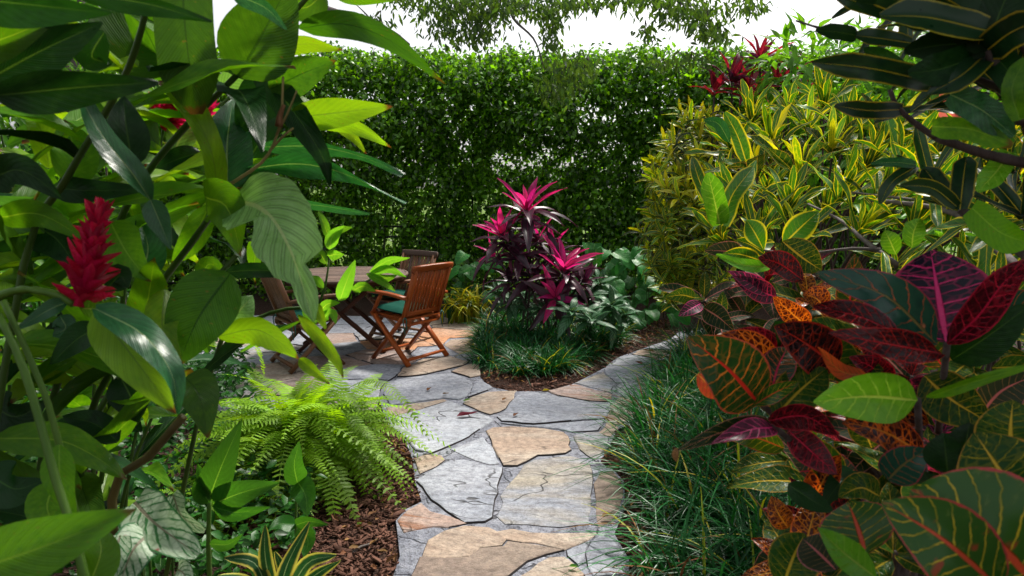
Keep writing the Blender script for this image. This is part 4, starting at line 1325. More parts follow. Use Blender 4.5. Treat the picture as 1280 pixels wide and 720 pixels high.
# ------------------------------------------------------------------ mondo grass
def grass(name, label, tufts, L, nb, seed, wid=0.02, lean=None):
    """strap blades in tufts, arching outwards"""
    r = np.random.default_rng(seed)
    pos, dr, sc = [], [], []
    for (x, y) in tufts:
        m = int(nb * r.uniform(.7, 1.3))
        az = r.uniform(0, 6.28, m)
        tl = r.uniform(.05, .9, m)
        c = r.normal(0, .03, (m, 2))
        pos += [(x + a, y + b, 0.0) for a, b in c]
        d = np.stack([np.cos(az) * tl, np.sin(az) * tl, np.full(m, .55)], 1)
        if lean is not None:
            d[:, :2] += np.array(lean) * r.uniform(.0, 1, (m, 1))
        dr += list(d)
        sc += list(L * r.uniform(.55, 1.15, m))
    n = len(pos)
    half = n // 2
    pos, dr, sc = np.array(pos), np.array(dr), np.array(sc)
    Vs, Fs, Us, Vr = [], [], [], []
    for k in range(4):
        sl = slice(k * n // 4, (k + 1) * n // 4)
        tm = leaf_arrays(1, wid / L, 'blade', (.35, .55, .8, 1.05)[k], .4, 0, 6, 2, 0, (.2, -.3, .4, -.2)[k], k, .25)
        A = frames(pos[sl], dr[sl], np.tile((0, 0, 1.0), (len(pos[sl]), 1)), sc[sl])
        Vh = np.concatenate([tm[0], np.ones((len(tm[0]), 1))], 1)
        VV = np.einsum('nij,vj->nvi', A[:, :3, :], Vh).reshape(-1, 3)
        VV[:, 2] = np.maximum(VV[:, 2], 0.012)
        b = sum(len(q) for q in Vs)
        Fs.append((tm[1][None] + (np.arange(len(A)) * len(tm[0]))[:, None, None]).reshape(-1, 4) + b)
        Vs.append(VV)
        Us.append(np.tile(tm[2], (len(A), 1)))
        Vr.append(np.repeat(r.random(len(A)), len(tm[0])))
    me = to_mesh(name, np.concatenate(Vs), np.concatenate(Fs), np.concatenate(Us), M['grass'], np.concatenate(Vr))
    me.materials.append(M['grass_yellow'])
    me.materials.append(M['dead'])
    kind_ = r.choice([0, 1, 2], n, p=[.94, .03, .03])
    me.polygons.foreach_set('material_index', np.repeat(kind_, 12).astype(np.int32))
    o = link(name, me)
    o['kind'] = 'stuff'
    o['label'] = label
    return o


tf1 = scatter_poly([(600, 428), (601, 462), (640, 474), (700, 470), (740, 452), (775, 430), (778, 408), (700, 400), (612, 402)], 330, 5)
rng.shuffle(tf1)
grass('mondo_grass', 'thick dark green mondo grass edging the island bed', [tuple(q) for q in tf1], .32, 32, 9, .013)
tf2 = scatter_poly([(808, 520), (838, 470), (868, 440), (905, 440), (960, 470), (1010, 600), (1000, 790), (830, 790), (808, 705), (806, 600)], 270, 6)
rng.shuffle(tf2)
grass('liriope_grass', 'long arching dark green grass bordering the right side of the path', [tuple(q) for q in tf2], .52, 24, 10, .0135, (-.25, -.1))
tf3 = [tuple(G(x, y)[:2]) for x, y in ((238, 472), (250, 478), (262, 476), (228, 480), (246, 470))]
grass('liriope_grass', 'few thin dark grass tufts at the left edge of the patio behind the fern', tf3, .34, 9, 11, .010)


# ------------------------------------------------------------------ crotons on the right
def stems_to(parent, ps, base, r0, r1, mat='twig', rg=rg):
    for p in ps:
        b = Vector(base) + Vector((rg.uniform(-.12, .12), rg.uniform(-.1, .1), 0))
        m = b.lerp(Vector(p), .55)
        m.z += .12
        m += Vector((rg.uniform(-.1, .1), rg.uniform(-.06, .06), 0))
        tube('stem', parent, [b, m, p], r0, r1, M[mat], 5, 8, .08)


yb = Vector(G(900, 408))
yc2 = thing('yellow_croton', 'tall narrow leaved yellow croton bush against the hedge', 'croton', tuple(yb))
ny = [leaf_arrays(1, .19, 'narrow', d, .25, .02, 5, 2, .03, tw, i) for i, (d, tw) in enumerate([(.12, .5), (.35, -.6), (.6, .3)])]
nym = [to_mesh('leaf', *q, M['cr_yellow']) for q in ny]
nyd = [to_mesh('leaf', *q, M['cr_edge']) for q in ny]
cands = []
rgy = np.random.default_rng(31)
blobs = [(868, 172, 6.7, 30, 38), (850, 205, 6.6, 38, 30), (835, 245, 6.5, 34, 34), (860, 260, 6.4, 44, 40), (828, 290, 6.5, 30, 30), (865, 310, 6.4, 42, 34), (838, 330, 6.5, 30, 26), (880, 345, 6.6, 34, 34), (905, 200, 6.7, 40, 50), (910, 260, 6.6, 40, 50), (850, 360, 6.7, 26, 22), (940, 180, 6.8, 40, 40), (895, 160, 6.9, 30, 20)]
tips = []
for (px, py, d, sx, sy) in blobs:
    for q in range(17):
        a, rr = rgy.uniform(0, 6.28), math.sqrt(rgy.uniform(.05, 1))
        x, y = px + sx * rr * math.cos(a), py + sy * rr * math.sin(a)
        tips.append((x, y, d + rgy.uniform(-.3, .35), ((x - 880) / 60, -.5, .9)))
rest = {0: [], 1: [], 2: []}
shown = 0
order = sorted(range(len(tips)), key=lambda i: tips[i][2])
for i in order:
    x, y, d, ax = tips[i]
    p = P(x, y, d)
    n_ = 11
    ax = Vector(ax).normalized()
    a = ax.orthogonal().normalized()
    b = ax.cross(a)
    for k in range(n_):
        u = (k + .5) / n_
        ph = k * 2.4 + rgy.uniform(-.3, .3)
        th = .2 + 1.45 * u + rgy.uniform(-.15, .15)
        rad = a * math.cos(ph) + b * math.sin(ph)
        dv = ax * math.cos(th) + rad * math.sin(th)
        up = ax * math.sin(th) - rad * math.cos(th)
        mw = frame(p - yb - ax * u * .06, dv, up, rgy.uniform(.12, .22))
        if shown < 300:
            link('leaf', (nym if u < .55 and y < 265 else nyd)[k % 3], yc2, mw)
            shown += 1
        else:
            rest[k % 3].append(np.array(mw))
for k in rest:
    o = link('foliage', batch('foliage', ny[k], rest[k], M[('cr_yellow', 'cr_edge', 'cr_dark')[k]]), yc2)
    o['kind'] = 'stuff'
stems_to(yc2, [P(x, y, d) for x, y, d, _ in tips[::9]], yb, .016, .006)

# croton with broad yellow-margined leaves, nearer
eb = Vector(G(1010, 470))
ec = thing('yellow_edged_croton', 'croton bush with dark green leaves edged and veined in yellow, middle right', 'croton', tuple(eb))
em = variants('leaf', 'cr_edge', .17, 'strap', (.0, .15, .35), .22, .03, 8, 4)
eg = variants('leaf', 'cr_gold', .34, 'obov', (.05, .2, .35), .15, .03, 8, 4)
ey = variants('leaf', 'cr_yellow', .15, 'strap', (.0, .12, .25), .25, .03, 8, 4)
EC = [(925, 262, 3.3, 10, .20), (985, 262, 3.2, 11, .20), (945, 215, 3.9, 11, .21), (1000, 215, 3.6, 11, .22), (1040, 190, 3.9, 11, .22), (965, 180, 4.3, 11, .22), (1010, 160, 4.5, 11, .23), (1060, 160, 4.2, 11, .22),
      (915, 185, 4.6, 11, .22), (1085, 205, 3.5, 11, .22), (1050, 245, 3.1, 10, .20), (1100, 250, 2.9, 10, .20), (1000, 300, 2.9, 9, .17), (945, 300, 3.1, 9, .17), (1130, 205, 3.2, 11, .22), (1110, 170, 3.7, 11, .22),
      (1160, 240, 2.8, 10, .22), (1205, 215, 2.9, 11, .24), (1250, 250, 2.7, 11, .24), (1180, 190, 3.4, 11, .24), (1240, 190, 3.0, 10, .24), (1140, 290, 2.6, 10, .19), (1075, 290, 2.7, 9, .18), (1190, 280, 2.5, 9, .20), (1250, 300, 2.4, 9, .20), (940, 150, 5.0, 10, .24), (985, 140, 5.2, 10, .24), (905, 230, 4.4, 11, .2), (890, 270, 4.2, 11, .19), (930, 200, 4.8, 11, .22), (960, 240, 4.4, 11, .22), (1030, 270, 3.6, 10, .2), (1070, 225, 4.2, 11, .22), (1120, 250, 3.6, 10, .22), (1030, 130, 5.0, 11, .24), (900, 300, 4.0, 10, .17), (960, 285, 3.8, 10, .18)]
for (px, py, d, n, L) in EC:
    k = rg.integers(4)
    rosette(ec, P(px, py, d), ((px - 1060) / 260 + rg.normal(0, .2), -.35 + rg.normal(0, .15), 1), n + 2, L * 1.22, ey if k < 2 else em, em if k else eg, rg, .45, (.08, 1.05))
stems_to(ec, [P(e[0], e[1] + 8, e[2]) for e in EC], eb, .014, .006)
pleaf(ec, [(900, 281), (893, 250), (885, 216)], (3.0, 2.95), 13, 'cr_lime', prof='strap', label='upright plain lime leaf')
pleaf(ec, [(903, 282), (915, 245), (941, 209)], (3.0, 3.1), 11, 'cr_edge', .3, prof='strap')
pleaf(ec, [(890, 262), (874, 225), (865, 196)], (3.05, 3.1), 8, 'cr_edge', .3, prof='narrow')
pleaf(ec, [(932, 200), (922, 170), (906, 140)], (3.3, 3.3), 9, 'cr_edge', .2, prof='strap')
pleaf(ec, [(912, 178), (898, 155), (880, 150)], (3.2, 3.1), 7, 'ginger_teal', .2, prof='narrow', label='blue green leaf with pale margin')
pleaf(ec, [(980, 305), (1000, 285), (1023, 264)], (2.6, 2.6), 15, 'cr_edge', .1, 'oval')
pleaf(ec, [(978, 302), (1003, 322), (1027, 338)], (2.5, 2.45), 19, 'cr_gold', .1, 'oval')
pleaf(ec, [(955, 313), (944, 292), (933, 275)], (2.6, 2.6), 13, 'cr_edge', .1, 'obov')
pleaf(ec, [(950, 325), (925, 318), (904, 317)], (2.6, 2.5), 10, 'cr_edge', .1, 'oval')
pleaf(ec, [(955, 317), (938, 306), (920, 300)], (2.65, 2.6), 9, 'cr_edge', .1, 'oval')
pleaf(ec, [(962, 335), (925, 330), (895, 318)], (2.5, 2.4), 7, 'cr_lime', .3, 'narrow')
pleaf(ec, [(930, 318), (905, 314), (881, 313)], (2.7, 2.6), 12, 'cr_dusty', .1, 'oval')
for pts, a, b in [([(1280, 345, 1.9), (1215, 280, 2.3), (1170, 260, 2.5), (1090, 250, 2.8)], .016, .008), ([(1100, 312, 2.5), (1060, 311, 2.5), (1000, 318, 2.5), (955, 313, 2.6)], .007, .004), ([(1120, 330, 2.4), (1080, 300, 2.6), (1050, 275, 2.8), (1010, 255, 3.0)], .010, .005), ([(1160, 252, 2.6), (1110, 246, 2.8), (1060, 240, 3.0)], .007, .004)]:
    tube('branch', ec, [P(*q) for q in pts], a, b, M['bark'], 6, 10, .12)

# red and orange crotons, mid distance
rb = Vector(G(930, 520))
rc = thing('red_croton', 'small croton with brown, red and yellow netted leaves below the yellow edged croton', 'croton', tuple(rb))
ro = variants('leaf', 'cr_orange', .42, 'oval', (.1, .25, .4), .15, .03, 8, 4)
rr_ = variants('leaf', 'cr_red', .36, 'oval', (.1, .25, .4), .18, .03, 8, 4)
rd = variants('leaf', 'cr_dusty', .42, 'oval', (.15, .3, .45), .15, .03, 8, 4)
rgd = variants('leaf', 'cr_gold', .42, 'oval', (.1, .25, .4), .15, .03, 8, 4)
rpk = variants('leaf', 'cr_pink', .38, 'oval', (.1, .25, .4), .15, .03, 8, 4)
RC = [(880, 372, 2.9, 6, .16, rgd, rd), (960, 352, 2.7, 8, .19, rr_, rd), (900, 400, 2.7, 6, .17, rgd, rd), (1010, 372, 2.4, 7, .17, ro, rgd), (1000, 335, 2.7, 7, .18, rr_, rgd), (930, 395, 2.8, 6, .16, rd, rgd)]
for (px, py, d, n, L, y_, o_) in RC:
    rosette(rc, P(px, py, d), (rg.normal(-.2, .2), -.5, 1), n, L, y_, o_, rg, .4, (.4, 1.7))
stems_to(rc, [P(e[0], e[1] + 5, e[2]) for e in RC], rb, .010, .006)
H = lambda *a, **k: pleaf(rc, *a, **k)
H([(868, 372), (850, 369), (831, 372)], (2.55, 2.45), 10, 'cr_gold', 0, 'oval')
H([(876, 379), (862, 387), (848, 395)], (2.5, 2.4), 9, 'cr_pink', 0, 'oval', label='small pink veined leaf')
H([(880, 385), (900, 398), (918, 414)], (2.5, 2.35), 14, 'cr_dusty', 0, 'oval')
H([(968, 366), (935, 352), (909, 339)], (2.3, 2.2), 10, 'cr_pink', .5, 'oval')
H([(972, 372), (945, 362), (916, 346)], (2.28, 2.2), 13, 'cr_purple', .3, 'oval')
H([(1004, 350), (975, 330), (948, 322)], (2.4, 2.4), 14, 'cr_red', .3, 'oval')
H([(1012, 410), (990, 392), (967, 371)], (2.1, 2.0), 14, 'cr_orange', 0, 'oval')
H([(1030, 385), (1020, 373), (1003, 368)], (2.3, 2.3), 14, 'cr_orange', .2, 'oval')

# the big foreground croton
fb = Vector(G(1120, 760))
fc = thing('red_croton', 'large foreground croton with purple, crimson and red veined broad leaves', 'croton', tuple(fb))
H = lambda *a, **k: pleaf(fc, *a, **k)
H([(1184, 428), (1173, 370), (1163, 313)], (1.25, 1.32), 50, 'cr_purple', .1, 'oval', label='big dark purple leaf with pink veins standing upright')
H([(1172, 430), (1105, 370), (1020, 341)], (1.22, 1.12), 24, 'cr_teal', .25, 'oval', label='blue green leaf with orange blotches')
H([(1145, 430), (1080, 398), (1017, 383)], (1.25, 1.2), 15, 'cr_red', .5, 'oval')
H([(1178, 442), (1110, 430), (1036, 416)], (1.20, 1.08), 17, 'cr_red', .4, 'oval')
H([(1184, 430), (1222, 396), (1256, 352), (1292, 322)], (1.2, 1.05), 17, 'cr_red', .1, 'oval')
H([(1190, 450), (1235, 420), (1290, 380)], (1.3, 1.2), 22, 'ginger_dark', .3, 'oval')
H([(1147, 500), (1080, 496), (1017, 503)], (1.15, 1.08), 27, 'cr_lime', .05, 'oval', label='plain bright lime green leaf lying level')
H([(1082, 470), (1050, 463), (1022, 434)], (1.3, 1.22), 9, 'cr_flame', .3, 'oval')
H([(948, 503), (908, 460), (860, 422)], (1.35, 1.25), 40, 'cr_green_red', .1, 'oval', label='broad dark green leaf with red midrib over the grass')
H([(983, 474), (940, 434), (892, 420)], (1.42, 1.36), 17, 'cr_orange', .3, 'oval')
H([(985, 446), (950, 423), (914, 414)], (1.5, 1.45), 13, 'cr_red', .3, 'oval')
H([(1048, 458), (1005, 428), (969, 407)], (1.42, 1.36), 28, 'cr_red', .2, 'oval')
H([(965, 488), (972, 460), (984, 434)], (1.36, 1.4), 19, 'cr_green_red', .1, 'oval')
H([(968, 522), (1000, 488), (1032, 461)], (1.33, 1.38), 25, 'cr_gold', .1, 'oval')
H([(943, 506), (970, 490), (999, 477)], (1.3, 1.28), 10, 'cr_sunset', .5, 'oval')
H([(872, 468), (890, 484), (905, 495)], (1.4, 1.4), 13, 'cr_flame', .1, 'oval', label='small orange leaf')
H([(965, 530), (905, 540), (847, 563)], (1.3, 1.16), 15, 'cr_dusty', .2, 'lance')
H([(966, 534), (930, 540), (888, 556)], (1.28, 1.16), 12, 'cr_pink', .3, 'oval')
H([(960, 526), (1005, 520), (1046, 543)], (1.3, 1.24), 15, 'cr_red', .3, 'oval')
H([(846, 560), (844, 568), (846, 577)], (1.16, 1.16), 4, 'dead', .2, 'oval', label='withered brown leaf tip')
H([(1152, 566), (1105, 540), (1054, 527)], (1.3, 1.2), 20, 'cr_orange', .1, 'oval')
H([(985, 538), (1015, 565), (1046, 593)], (1.4, 1.3), 17, 'cr_red', .1, 'oval')
H([(985, 605), (1015, 625), (1043, 640)], (1.4, 1.3), 13, 'ginger_dark', .1, 'oval')
H([(1110, 600), (1130, 580), (1160, 561)], (1.2, 1.15), 20, 'cr_teal', .2, 'oval')
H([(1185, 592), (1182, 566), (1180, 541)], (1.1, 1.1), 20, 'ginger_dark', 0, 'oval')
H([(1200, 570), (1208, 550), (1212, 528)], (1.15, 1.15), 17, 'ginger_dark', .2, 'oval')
H([(1083, 692), (1071, 656), (1060, 628)], (1.1, 1.15), 38, 'cr_sunset', .1, 'oval')
H([(1095, 722), (1056, 692), (1022, 660)], (1.0, 1.0), 16, 'cr_lime', .3, 'oval', label='small plain lime leaf')
H([(978, 735), (992, 695), (1006, 667)], (1.2, 1.22), 26, 'cr_gold', .1, 'oval')
H([(1045, 712), (1022, 690), (1004, 674)], (1.15, 1.2), 22, 'cr_dusty', .2, 'oval')
H([(1100, 620), (1075, 610), (1048, 622)], (1.35, 1.3), 16, 'cr_gold', .2, 'oval')
H([(985, 660), (972, 640), (965, 620)], (1.4, 1.4), 13, 'cr_orange', .2, 'oval')
H([(1158, 497), (1215, 478), (1292, 456)], (1.15, 1.05), 6, 'ginger', .3, 'narrow')
H([(1225, 520), (1250, 490), (1290, 470)], (1.4, 1.4), 20, 'cr_dusty', .4, 'oval')
H([(1155, 470), (1190, 500), (1240, 530)], (1.4, 1.3), 26, 'cr_gold', .3, 'oval')
H([(1090, 470), (1110, 500), (1160, 530)], (1.45, 1.4), 24, 'cr_orange', .3, 'oval')
H([(1000, 430), (1040, 445), (1075, 480)], (1.5, 1.45), 26, 'cr_gold', .2, 'oval')
re_ = np.random.default_rng(515)
for (x, y, d_) in [(1000, 450, 1.55), (1040, 470, 1.5), (930, 470, 1.6), (1080, 440, 1.5), (1110, 480, 1.5), (1150, 520, 1.45), (1020, 545, 1.5), (1070, 590, 1.45), (1000, 590, 1.55), (1090, 560, 1.5), (1130, 640, 1.3), (1010, 640, 1.5), (1050, 600, 1.5), (980, 560, 1.6), (1200, 500, 1.5), (1240, 460, 1.5), (1180, 460, 1.5), (1110, 400, 1.5), (1060, 400, 1.55), (1230, 400, 1.5)]:
    a_ = re_.uniform(0, 6.28)
    L_ = re_.uniform(55, 85)
    H([(x, y), (x + .5 * L_ * math.cos(a_), y + .5 * L_ * math.sin(a_) - 6), (x + L_ * math.cos(a_), y + L_ * math.sin(a_))], (d_, d_ - re_.uniform(.02, .12)), re_.uniform(13, 20), str(re_.choice(['cr_green_red', 'cr_gold', 'cr_red', 'cr_teal', 'ginger_dark', 'cr_orange', 'cr_sunset', 'cr_purple'], p=[.2, .14, .2, .1, .12, .08, .08, .08])), re_.uniform(-.5, .5), 'oval')
r2 = thing('green_gold_croton', 'blurred near croton at lower right, green leaves with gold veins and orange midribs', 'croton', tuple(Vector(G(1290, 790)) - Vector((0, 1.2, 0))))
H = lambda *a, **k: pleaf(r2, *a, **k)
H([(1285, 650), (1252, 592), (1218, 541)], (.95, 1.0), 44, 'cr_gold', .1, 'oval')
H([(1300, 735), (1225, 660), (1138, 612)], (.85, .88), 62, 'cr_sunset', .05, 'oval', label='largest near leaf, green with orange midrib')
H([(1250, 735), (1175, 672), (1102, 628)], (.83, .85), 40, 'cr_sunset', .1, 'oval')
H([(1264, 570), (1263, 535), (1266, 500)], (1.1, 1.1), 32, 'cr_gold', .1, 'oval')
H([(1300, 620), (1285, 600), (1262, 585)], (1.1, 1.1), 22, 'cr_green_red', .1, 'oval')
H([(1190, 640), (1170, 615), (1155, 590)], (1.2, 1.2), 22, 'ginger_dark', .1, 'oval')
H([(1310, 760), (1290, 700), (1275, 650)], (.85, .9), 40, 'cr_gold', .1, 'oval')
for pl, ps in ((fc, [(1184, 428, 1.25), (1147, 500, 1.16), (950, 503, 1.35), (965, 530, 1.3), (1152, 566, 1.3), (1048, 458, 1.42)]), (r2, [(1285, 650, .96), (1290, 725, .86), (1264, 570, 1.1)])):
    for (x, y, d) in ps:
        e = P(x, y, d)
        b = pl.location + Vector((rg.uniform(-.06, .06), rg.uniform(-.05, .05), 0))
        tube('stem', pl, [b, b.lerp(e, .5) + Vector((.08, .05, .05)), e], .012, .006, M['twig'], 6, 8, .1)

# shaded low crotons under the foreground leaves
lb = Vector((.95, 1.75, 0))
lc = thing('shaded_croton', 'low shaded croton with dull netted leaves under the large red leaves', 'croton', tuple(lb))
LC = [(1020, 600, 1.7, rd), (1070, 560, 1.7, rr_), (990, 570, 1.9, rgd), (1110, 540, 1.6, rr_), (1150, 610, 1.5, rgd), (1090, 640, 1.6, rgd), (1200, 600, 1.5, rr_), (1250, 520, 1.7, rgd), (1030, 660, 1.6, rr_), (1120, 690, 1.4, rgd), (1000, 710, 1.5, ro), (1180, 540, 1.7, rpk), (1060, 500, 1.8, ro), (1210, 450, 1.8, rgd), (1250, 420, 1.9, em), (1140, 470, 1.8, rr_)]
for (px, py, d, ms) in LC:
    rosette(lc, P(px, py, d), (rg.normal(-.2, .3), -.5, .9), 7, .16, ms, rgd if ms is not rr_ else rd, rg, .6, (.4, 1.8))
stems_to(lc, [P(*e[:3]) for e in LC], lb, .010, .005)
lb2 = Vector((1.85, 2.7, 0))
lc2 = thing('shaded_croton', 'shaded croton filling the dark gap behind the big purple leaf', 'croton', tuple(lb2))
LC = [(1060, 380, 2.4, rr_), (1050, 420, 2.3, ro), (1110, 360, 2.3, em), (1090, 420, 2.1, rd), (1230, 340, 2.2, em), (1250, 380, 2.0, em), (1200, 330, 2.4, em), (1120, 330, 2.5, em), (960, 430, 2.4, rd), (1000, 440, 2.2, rr_), (1270, 330, 2.2, em), (950, 470, 2.2, rgd), (1030, 480, 2.1, rd)]
for (px, py, d, ms) in LC:
    rosette(lc2, P(px, py, d), (rg.normal(-.2, .3), -.5, .9), 8, .17, ms, rgd if ms is not em else em, rg, .6, (.3, 1.7))
stems_to(lc2, [P(*e[:3]) for e in LC], lb2, .012, .005)

# dark near branch at upper right
db = Vector((1.75, 1.75, 0))
dc = thing('dark_croton', 'near croton with dark strap leaves and yellow midribs reaching in at upper right', 'croton', tuple(db))
H = lambda *a, **k: pleaf(dc, *a, **k)
cz = 1.25
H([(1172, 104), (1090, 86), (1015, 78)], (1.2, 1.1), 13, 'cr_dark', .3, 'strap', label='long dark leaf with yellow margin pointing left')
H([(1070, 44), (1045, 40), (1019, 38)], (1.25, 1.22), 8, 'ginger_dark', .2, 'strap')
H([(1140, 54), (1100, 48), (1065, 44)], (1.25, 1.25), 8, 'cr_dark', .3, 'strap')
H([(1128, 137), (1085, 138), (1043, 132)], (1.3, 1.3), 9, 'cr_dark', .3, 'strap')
H([(1160, 110), (1105, 75), (1080, 60)], (1.3, 1.3), 9, 'ginger_dark', .2, 'narrow')
H([(1165, 158), (1215, 162), (1265, 182)], (1.2, 1.1), 11, 'ginger', .3, 'strap')
H([(1188, 118), (1228, 138), (1268, 170)], (1.15, 1.1), 14, 'ginger_teal', .2, 'strap')
H([(1098, -4), (1160, 6), (1218, 40)], (1.1, 1.15), 12, 'cr_dark', .2, 'strap')
H([(1240, 40), (1160, 22), (1100, 20)], (1.1, 1.1), 14, 'cr_dark', .4, 'strap')
H([(1235, 60), (1190, 55), (1130, 64)], (1.1, 1.15), 14, 'ginger_dark', .2, 'strap')
H([(1235, 60), (1200, 20), (1175, -20)], (1.1, 1.15), 18, 'ginger_dark', .2, 'strap')
H([(1235, 60), (1250, 15), (1270, -30)], (1.1, 1.1), 18, 'ginger_dark', .2, 'strap')
H([(1235, 62), (1265, 40), (1310, 20)], (1.1, 1.0), 16, 'cr_dark', .2, 'strap')
H([(1232, 65), (1180, 85), (1135, 92)], (1.12, 1.1), 16, 'ginger_dark', .2, 'strap')
H([(1232, 68), (1200, 95), (1160, 118)], (1.12, 1.1), 13, 'cr_dark', .4, 'strap')
H([(1240, 66), (1262, 90), (1290, 125)], (1.12, 1.05), 14, 'ginger_dark', .2, 'strap')
H([(1200, 5), (1150, -10), (1110, -20)], (1.2, 1.2), 18, 'ginger_dark', .2, 'strap')
H([(1160, 30), (1120, 12), (1070, 2)], (1.25, 1.25), 12, 'ginger_dark', .2, 'strap')
H([(1140, 20), (1090, 8), (1040, -8)], (1.3, 1.3), 9, 'cr_dark', .2, 'strap')
H([(1220, 30), (1215, 70), (1195, 108)], (1.15, 1.15), 14, 'ginger_dark', .2, 'strap')
H([(1275, 150), (1265, 110), (1285, 70)], (1.05, 1.05), 9, 'ginger', .3, 'strap')
H([(1262, 190), (1245, 215), (1222, 240)], (1.3, 1.3), 11, 'cr_lime', .3, 'strap')
H([(1215, 260), (1250, 290), (1290, 305)], (1.35, 1.25), 15, 'ginger', .4, 'strap')
H([(1200, 262), (1204, 225), (1208, 196)], (1.4, 1.45), 11, 'cr_dark', .1, 'strap')
H([(1196, 258), (1165, 235), (1125, 232)], (1.4, 1.4), 8, 'cr_dark', .4, 'strap')
H([(1185, 255), (1170, 230), (1155, 210)], (1.45, 1.5), 11, 'cr_dark', .2, 'strap')
H([(1145, 208), (1115, 228), (1100, 255)], (1.6, 1.6), 7, 'cr_dark', .4, 'strap')
H([(1145, 206), (1118, 203), (1088, 205)], (1.6, 1.6), 5, 'ginger_teal', .4, 'strap')
H([(1140, 310), (1142, 290), (1150, 273)], (1.6, 1.6), 11, 'cr_lime', .2, 'oval')
H([(1120, 318), (1112, 300), (1106, 288)], (1.65, 1.65), 10, 'cr_lime', .2, 'oval')
for pts, a, b in [([(1300, 160, 1.2), (1240, 132, 1.2), (1200, 114, 1.2), (1164, 101, 1.22)], .011, .006), ([(1300, 208, 1.25), (1230, 192, 1.28), (1170, 172, 1.3)], .010, .007), ([(1170, 172, 1.3), (1145, 155, 1.3), (1122, 134, 1.3), (1112, 112, 1.3)], .006, .004), ([(1300, 150, 1.15), (1262, 115, 1.12), (1236, 62, 1.1)], .012, .008),
                 ([(1300, 330, 1.3), (1240, 290, 1.4), (1200, 262, 1.42)], .013, .008), ([(1070, 40, 1.3), (1030, 36, 1.3), (995, 26, 1.35)], .003, .002), ([(1262, 115, 1.12), (1225, 100, 1.14), (1195, 85, 1.16)], .007, .004)]:
    tube('branch', dc, [P(*q) for q in pts], a, b, M['twig'], 6, 10, .12)
tube('stem', dc, [db, (1.5, 1.5, .8), P(1300, 330, 1.3)], .022, .014, M['twig'], 7, 8, .05)
tube('stem', dc, [db + Vector((.05, 0, 0)), (1.4, 1.35, 1.2), P(1300, 155, 1.2)], .02, .012, M['twig'], 7, 8, .05)

# unseen leaf canopy added above the frame to shade the crotons below
rs = np.random.default_rng(91)
m_ = 1100
cx_ = np.stack([rs.uniform(.45, 2.6, m_), rs.uniform(.5, 2.6, m_), rs.uniform(2.35, 2.95, m_)], 1)
cx_ = cx_[cx_[:, 2] > 1.95 + .27 * cx_[:, 1]]
az = rs.uniform(0, 6.28, len(cx_))
o = link('foliage', batch('foliage', leaf_arrays(1, .24, 'strap', .3, .2, .02, 5, 2), frames(cx_ - np.array(db), np.stack([np.cos(az), np.sin(az), rs.normal(.1, .35, len(cx_))], 1), np.stack([rs.normal(0, .3, len(cx_)), rs.normal(0, .3, len(cx_)), np.ones(len(cx_))], 1), rs.uniform(.18, .30, len(cx_))), M['ginger_dark']), dc)
o['kind'] = 'stuff'

dk = variants('leaf', 'cr_dark', .17, 'strap', (.05, .2, .4), .2, .02, 8, 4)
for (px, py, d, n, L) in [(1170, 20, 1.7, 9, .2), (1215, 60, 1.5, 9, .2), (1258, 25, 1.5, 10, .2), (1240, 105, 1.6, 9, .2), (1275, 80, 1.6, 9, .2), (1130, -20, 1.7, 9, .22), (1200, -30, 1.5, 9, .22), (1275, 150, 1.8, 8, .2), (1268, 215, 1.9, 8, .2), (1225, 265, 1.9, 8, .19), (1165, 235, 2.1, 8, .2), (1280, 270, 1.7, 8, .2)]:
    rosette(dc, P(px, py, d), (-.5 + rg.normal(0, .3), -.2, .7), n, L, dk, dk if py < 130 else em, rg, .5, (.2, 1.6))
    tube('branch', dc, [P(1310, py + 60, d + .05), P((px + 1310) / 2, py + 42, d + .03), P(px, py, d)], .008, .005, M['twig'], 6, 7, .12)

# red ti shrub far right and a pink leaf
rt = thing('red_ti_plant', 'crimson leaved ti plants rising in front of the hedge top at right', 'ti plant', tuple(Vector((2.1, 7.4, 0))))
tr = variants('leaf', 'ti_red', .25, 'lance', (.05, .2, .35), .25)
tg = variants('leaf', 'bright', .24, 'lance', (.1, .25, .4), .25)
for (px, py, d, n, L, o_) in [(915, 98, 6.6, 14, .36, td), (950, 72, 6.8, 13, .36, td), (893, 112, 6.6, 9, .30, tr), (935, 112, 6.5, 11, .30, tr), (975, 108, 6.6, 11, .34, td), (988, 90, 6.7, 9, .30, td), (945, 120, 7.0, 9, .30, tg), (1000, 120, 7.0, 10, .32, tr), (962, 138, 7.0, 9, .3, tg), (1020, 140, 7.0, 9, .3, td)]:
    p = P(px, py, d)
    rosette(rt, p, (rg.normal(0, .2), -.3, 1), n, L, tr, o_, rg, .45, (.2, 1.5))
    tube('stem', rt, [rt.location + Vector((rg.uniform(-.2, .2), 0, 0)), p - Vector((0, 0, .8)), p], .014, .009, M['twig'], 5, 6)
ck = thing('coral_croton', 'croton with two salmon pink leaves behind the dark branch', 'croton', tuple(Vector((2.6, 3.6, 0))))
pleaf(ck, [(1215, 150), (1195, 132), (1178, 112)], (3.2, 3.2), 17, 'coral', .1, 'oval')
pleaf(ck, [(1222, 148), (1212, 130), (1218, 108)], (3.25, 3.2), 13, 'coral', .2, 'oval')
for px, py in ((1210, 160), (1240, 130), (1180, 150), (1230, 100)):
    rosette(ck, P(px, py, 3.4), (0, -.4, 1), 9, .2, variants('leaf', 'cr_lime', .3, 'obov', (.1, .3), .2), ey, rg, .5, (.3, 1.6))
stems_to(ck, [P(1215, 152, 3.25), P(1240, 130, 3.4), P(1180, 152, 3.4)], ck.location, .012, .006)

